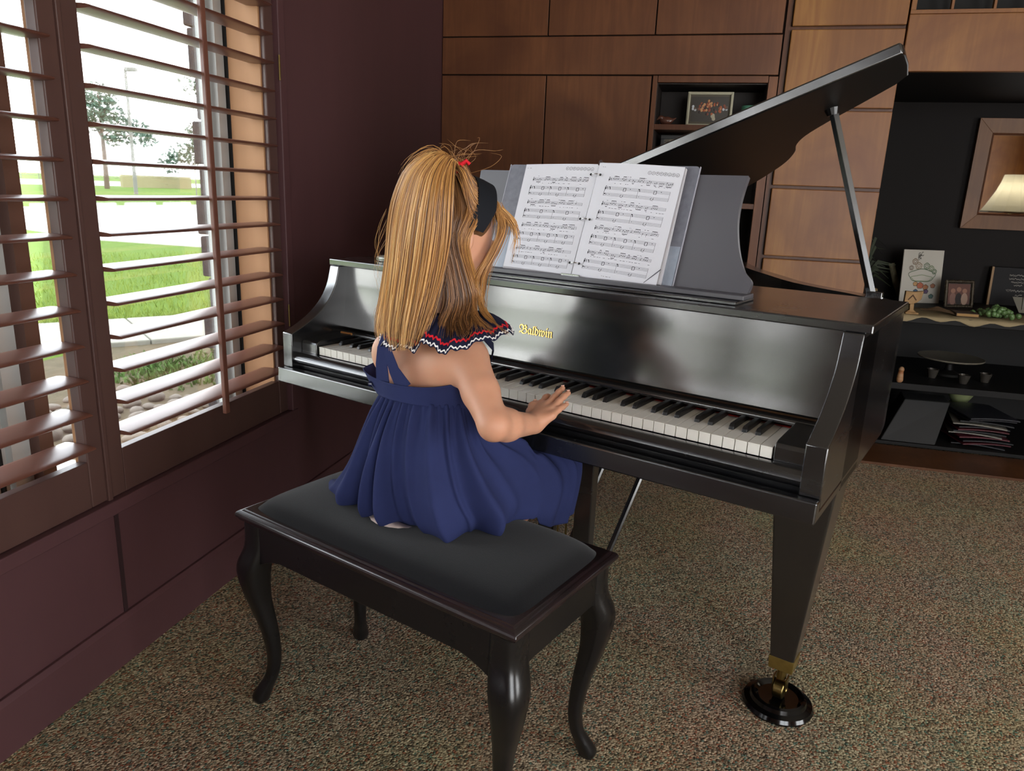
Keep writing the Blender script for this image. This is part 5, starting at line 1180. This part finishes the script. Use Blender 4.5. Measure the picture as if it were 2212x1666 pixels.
# carved wooden piece
cw = MB(); cw.prism([(1.372, .778), (1.372, .722), (1.405, .716), (1.43, .726), (1.445, .742), (1.45, .782), (1.41, .776)][::-1], 'y', 2.335, 2.36); cw.prism([(1.398, .720), (1.402, .69), (1.388, .6775), (1.435, .6775), (1.42, .69), (1.418, .722)][::-1], 'y', 2.337, 2.358); cw.box(1.383, 1.442, 2.325, 2.372, .6700, .679)
cwo = link('wooden_ornament', cw, mat('light_carved_wood', 'a8865c', .6, .3, noise=('8c6c44', 30, (1, 1, .3), .2)), None, .003, org=(1.41, 2.348, .669), nrm=True); tag(cwo, 'pale carved wooden goblet-shaped ornament at the left front of the shelf top', 'ornament')
link('carving', MB().prism([(1.385, .738), (1.405, .764), (1.425, .738), (1.421, .735), (1.405, .756), (1.389, .735)][::-1], 'y', 2.3335, 2.337), mat('carved_line', '4c3420', .8), cwo)
# grapes
gp = thing('grape_bunch', 'bunch of green artificial grapes lying on the cloth runner', 'grapes', (1.81, 2.42, .669)); rn = random.Random(6); gmat = mat('green_grape', '4e6a40', .25, .5, noise=('63804e', 30, (1, 1, 1), .3)); g0 = None; n_g = 0
for i in range(60):
    x, y = 1.81 + rn.gauss(0, .042), 2.425 + rn.gauss(0, .025); z = .683 + max(0, .040 - abs(x - 1.81) * .45) * rn.random()
    if g0 is None: g0 = link('grape', MB().sphere((1.81, 2.42, .6825), (.0125, .0125, .013), 14, 9), gmat, gp, smooth=180)
    else: c = g0.copy(); COL.objects.link(c); c.parent = gp; c.location = (x - 1.81, y - 2.42, z - .6825)
# slabs and a book on the runner
bk2 = thing('book', 'thin dark book with pale page edges lying flat left of the grapes', 'book', (1.66, 2.40, .669)); link('cover', MB().box(1.615, 1.715, 2.365, 2.46, .6700, .6725).box(1.615, 1.715, 2.365, 2.46, .685, .6875).box(1.615, 1.618, 2.365, 2.46, .6725, .685), mat('book_brown', '4c3828', .6), bk2, .001); link('pages', MB().box(1.618, 1.712, 2.368, 2.457, .6725, .685), mat('book_pages', 'a07c4c', .8), bk2)
wf_ = MB(); rn = random.Random(5)
for i in range(16): a = rn.uniform(-.5, .5); x = 1.50 + rn.uniform(-.01, .01); wf_.tube([(x, 2.49, .677), (x + .06 * cos(a), 2.45 + .05 * sin(a), .684 + rn.uniform(0, .01)), (x + .13 * cos(a), 2.43 + .11 * sin(a), .676)], [.002, .006, .001], 5, flat=.3)
tag(link('dried_stems', wf_, mat('dried_brown', '5c4630', .8), None, smooth=60, org=(1.55, 2.45, .67)), 'brown dried leaves lying between the carved ornament and the book', 'dried leaves')
# birch log, block, greenery
tag(link('birch_branch', MB().tube([(1.50, 2.92, .672), (1.462, 2.95, .76), (1.43, 2.97, .86)], [.018, .017, .015], 12), mat('birch_bark', '8c8468', .8, .2, noise=('4a4436', 22, (1, 1, .4), .15)), None, smooth=60, org=(1.47, 2.94, .668)), 'leaning birch branch piece beside the lid prop at the back of the shelf', 'branch')
tag(link('wooden_block', MB().box(1.345, 1.385, 2.98, 3.02, .668, .715), mat('pale_block', 'a88c60', .7), None, .004, org=(1.365, 3.0, .668)), 'small pale wooden block just left of the lid prop on the shelf', 'block')
gn = thing('potted_plant', 'dim dark green trailing plant standing in the recess corner', 'plant', (1.25, 2.86, .667)); rn = random.Random(31)
link('pot', MB().lathe([(0, 0), (.045, 0), (.06, .10), (.055, .10), (.05, .09), (0, .09)], (1.25, 2.86, .668), 24, caps=False), mat('dark_pot', '2c2420', .5), gn, smooth=35, nrm=True)
fl = MB()
for i in range(46):
    a = rn.uniform(0, 6.28); r_ = rn.uniform(.06, .28); x1, y1 = 1.25 + r_ * cos(a), min(2.86 + r_ * .5 * sin(a), 3.02); x1 = min(max(x1, 1.14), 1.42); z1 = .80 + rn.uniform(0, .22); fl.tube([(1.25, 2.86, .74), ((1.25 + x1) / 2, (2.86 + y1) / 2, z1), (x1, y1, z1 - rn.uniform(0, .07))], [.004, .007, .001], 4, flat=.2)
link('foliage', fl, mat('dim_leaf', '2c3420', .7), gn, smooth=60)
# white card by the plaque
wc = thing('name_card', 'small white tent card at the right picture edge, before the dark plaque', 'card', (2.06, 2.80, .667)); mb = MB(); Pw = leaned(mb, 2.0, 2.70, 2.12, 2.70, .668, .735, .12, .003); link('board', mb, mat('card_cream', '8c887c', .8), wc)
mb = MB(); mb.tube([Pw(.15, .2, .004), Pw(.4, .95, .006), Pw(.62, 1.6, .004)], .0022, 6); link('stem', mb, mat('white_wire', 'a8a8a4', .4), wc)
# mirror
mr = thing('mirror', 'wood-framed mirror hanging on the dark recess wall', 'mirror', (2.15, 3.04, 1.05))
MX0, MX1, MZ0, MZ1 = 1.748, 2.62, 1.068, 1.634
fr_ = MB(); w1 = .075
def mitre(mb, x0, x1, z0, z1, w, yf, yb, ybv):
    A = [(x0, z0), (x1, z0), (x1, z1), (x0, z1)]; B_ = [(x0 + w, z0 + w), (x1 - w, z0 + w), (x1 - w, z1 - w), (x0 + w, z1 - w)]
    for k in range(4):
        a, b_, c, d = A[k], A[(k + 1) % 4], B_[(k + 1) % 4], B_[k]; mb.add([(a[0], yf, a[1]), (b_[0], yf, b_[1]), (c[0], ybv, c[1]), (d[0], ybv, d[1]), (a[0], yb, a[1]), (b_[0], yb, b_[1]), (c[0], yb, c[1]), (d[0], yb, d[1])], [(0, 1, 2, 3), (1, 0, 4, 5), (3, 2, 6, 7), (2, 1, 5, 6), (0, 3, 7, 4), (4, 7, 6, 5)])
mitre(fr_, MX0, MX1, MZ0, MZ1, w1, 3.012, 3.046, 3.022); link('frame', fr_, M['mirror_frame'], mr, .001, nrm=True)
f2 = MB(); mitre(f2, MX0 + w1 - .002, MX1 - w1 + .002, MZ0 + w1 - .002, MZ1 - w1 + .002, .010, 3.018, 3.046, 3.030); link('inner_moulding', f2, M['panel_dark'], mr, nrm=True)
link('mirror_glass', MB().box(MX0 + w1, MX1 - w1, 3.036, 3.040, MZ0 + w1, MZ1 - w1), mat('mirror_silver', 'e8e8e8', .02, .5, metal=1), mr)
# floor lamp, seen in the mirror
LX, LY = 2.60, 1.22
fl2 = thing('floor_lamp', 'floor lamp with a white bell shade, seen in the mirror', 'lamp', (LX, LY, 0))
link('base', MB().lathe([(0, .001), (.14, .001), (.14, .02), (.05, .04), (.015, .06), (.0, .06)], (LX, LY, 0), 32, caps=False), M['brass_old'], fl2, smooth=35, nrm=True)
link('pole', MB().tube([(LX, LY, .05), (LX, LY, 1.42)], .010, 12), M['brass_old'], fl2, smooth=60)
sh = MB(); prf = [(.205, 1.155), (.175, 1.20), (.150, 1.25), (.120, 1.31), (.098, 1.37), (.085, 1.425)]
sh.lathe(prf, (LX, LY, 0), 12, caps=False); sd = link('lamp_shade', sh, mat('white_shade_fabric', 'd8d6cc', .8, .2, **{'Transmission Weight': 0.0}), fl2); so = sd.modifiers.new('thick', 'SOLIDIFY'); so.thickness = .002
nt = sd.data.materials[0].node_tree; tb = nt.nodes.new('ShaderNodeBsdfTranslucent'); tb.inputs[0].default_value = lin('e8e4d4'); mxs = nt.nodes.new('ShaderNodeMixShader'); mxs.inputs[0].default_value = .5; nt.links.new(nt.nodes['Principled BSDF'].outputs[0], mxs.inputs[1]); nt.links.new(tb.outputs[0], mxs.inputs[2]); nt.links.new(mxs.outputs[0], nt.nodes['Material Output'].inputs[0])
bl = bpy.data.lights.new('bulb_light', 'POINT'); bl.energy = 5; bl.color = (1, .94, .84); bl.shadow_soft_size = .03; blo = bpy.data.objects.new('bulb_light', bl); COL.objects.link(blo); blo.location = (LX, LY, 1.28)
link('shade_trim', MB().lathe([(.206, 1.150), (.208, 1.150), (.208, 1.162), (.203, 1.162)], (LX, LY, 0), 12, caps=False), mat('shade_trim', 'b8b4a4', .8), fl2)
# middle shelf: cake stand, figurine
ck = thing('cake_stand', 'round pale cake stand on the middle shelf', 'cake stand', (1.70, 2.62, .333))
link('plate', MB().lathe([(0, .082), (.150, .090), (.154, .094), (.152, .098), (.14, .095), (0, .090)], (1.70, 2.60, .333), 40, caps=False), mat('dull_cream_glaze', '6e685c', .35), ck, smooth=30, nrm=True)
link('pedestal', MB().lathe([(0, .001), (.06, .001), (.055, .012), (.02, .03), (.016, .06), (.04, .084), (0, .084)], (1.70, 2.60, .333), 28, caps=False), M['cabinet'], ck, smooth=35, nrm=True)
for x, y in ((1.60, 2.50), (1.72, 2.42), (1.84, 2.50)):
    cu_ = link('cup', MB().lathe([(0, .001), (.018, .001), (.026, .035), (.028, .045), (.025, .045), (.022, .034), (0, .006)], (x, y, .333), 20, caps=False), mat('dark_glass', '3a3632', .15, .6) if 'dark_glass' not in bpy.data.materials else bpy.data.materials['dark_glass'], None, smooth=35, org=(x, y, .333), nrm=True)
    tag(cu_, {1.60: 'dark little cup left of the cake stand foot', 1.72: 'dark little cup in front of the cake stand', 1.84: 'dark little cup right of the cake stand foot'}[x], 'cup', 'dark cups round the cake stand')
fg_ = SDF((1.36, 2.28, .32), (1.46, 2.37, .44), .003); fg_.cap((1.41, 2.325, .345), (1.41, 2.325, .378), .016, .013, .01); fg_.ell((1.41, 2.322, .397), (.013, .013, .014), .006)
fo = link('figurine', fg_.mesh('g'), mat('tan_figurine', '94603c', .5, .3, noise=('a88c6c', 14, (.2, .2, 2), .1)), None, smooth=180, org=(1.41, 2.325, .333)); tag(fo, 'little tan figurine at the left end of the middle shelf', 'figurine')
# bottom shelf: dark box, magazines, bowl
dbx = MB(); dbx.loft([[(1.37, 2.32, .031), (1.62, 2.32, .031), (1.64, 2.56, .031), (1.40, 2.56, .031)], [(1.475, 2.42, .228), (1.685, 2.43, .228), (1.70, 2.58, .228), (1.49, 2.58, .228)]]); tag(link('storage_box', dbx, mat('charcoal_box', '1b1a1a', .7), None, .004, org=(1.52, 2.44, .031), nrm=True), 'charcoal wedge-shaped box on the bottom shelf left of the magazines', 'box')
rn = random.Random(14); cols = ['1c1b20', '4a1820', '16161a', '56222a', '78746c', '1a1a1e', '4e1a22', '201f24', '7c786f', '16161a']
for i in range(12):
    a = rn.uniform(-.22, .22); cx_, cy_ = 1.84 + rn.uniform(-.02, .02), 2.50 + rn.uniform(-.01, .02); z = .0312 + i * .0132; w2, d2 = .115, .145; mb = MB(); rows_ = []
    for k in range(9):
        u = -1 + k / 4; zz = z + .007 - .006 * u * u; rows_.append([(u * w2, -d2, zz), (u * w2, d2, zz), (u * w2, d2, zz + .0055), (u * w2, -d2, zz + .0055)])
    mb.loft(rows_); mb.xf(Matrix.Translation((cx_, cy_, 0)) @ Matrix.Rotation(a, 4, 'Z')); cv = mat('magazine_%d' % i, cols[i % 10] if i < 11 else '2a2a30', .35); mo = link('magazine', mb, cv, None, org=(cx_, cy_, z), nrm=True)
    tag(mo, ['dark', 'red'][i < 11 and cols[i % 10] in ('4a1820', '56222a', '4e1a22')] + ' magazine in the untidy stack on the bottom shelf, ' + ['lowest', 'second', 'third', 'fourth', 'fifth', 'sixth', 'seventh', 'eighth', 'ninth', 'tenth', 'eleventh', 'topmost'][i] + (' of the pile' if i in (0, 11) else ' from the bottom'), 'magazine', 'magazines stacked on the bottom shelf')
tag(link('bowl', MB().lathe([(0, .001), (.035, .001), (.062, .05), (.066, .07), (.062, .07), (.055, .05), (0, .01)], (1.83, 2.76, .155), 28, caps=False).lathe([(0, 0), (.05, 0), (.05, .124), (0, .124)], (1.83, 2.76, .031), 20), mat('pale_green_bowl', '8c9468', .5), None, smooth=35, org=(1.83, 2.76, .031), nrm=True), 'pale green bowl behind the magazines on the bottom shelf', 'bowl')
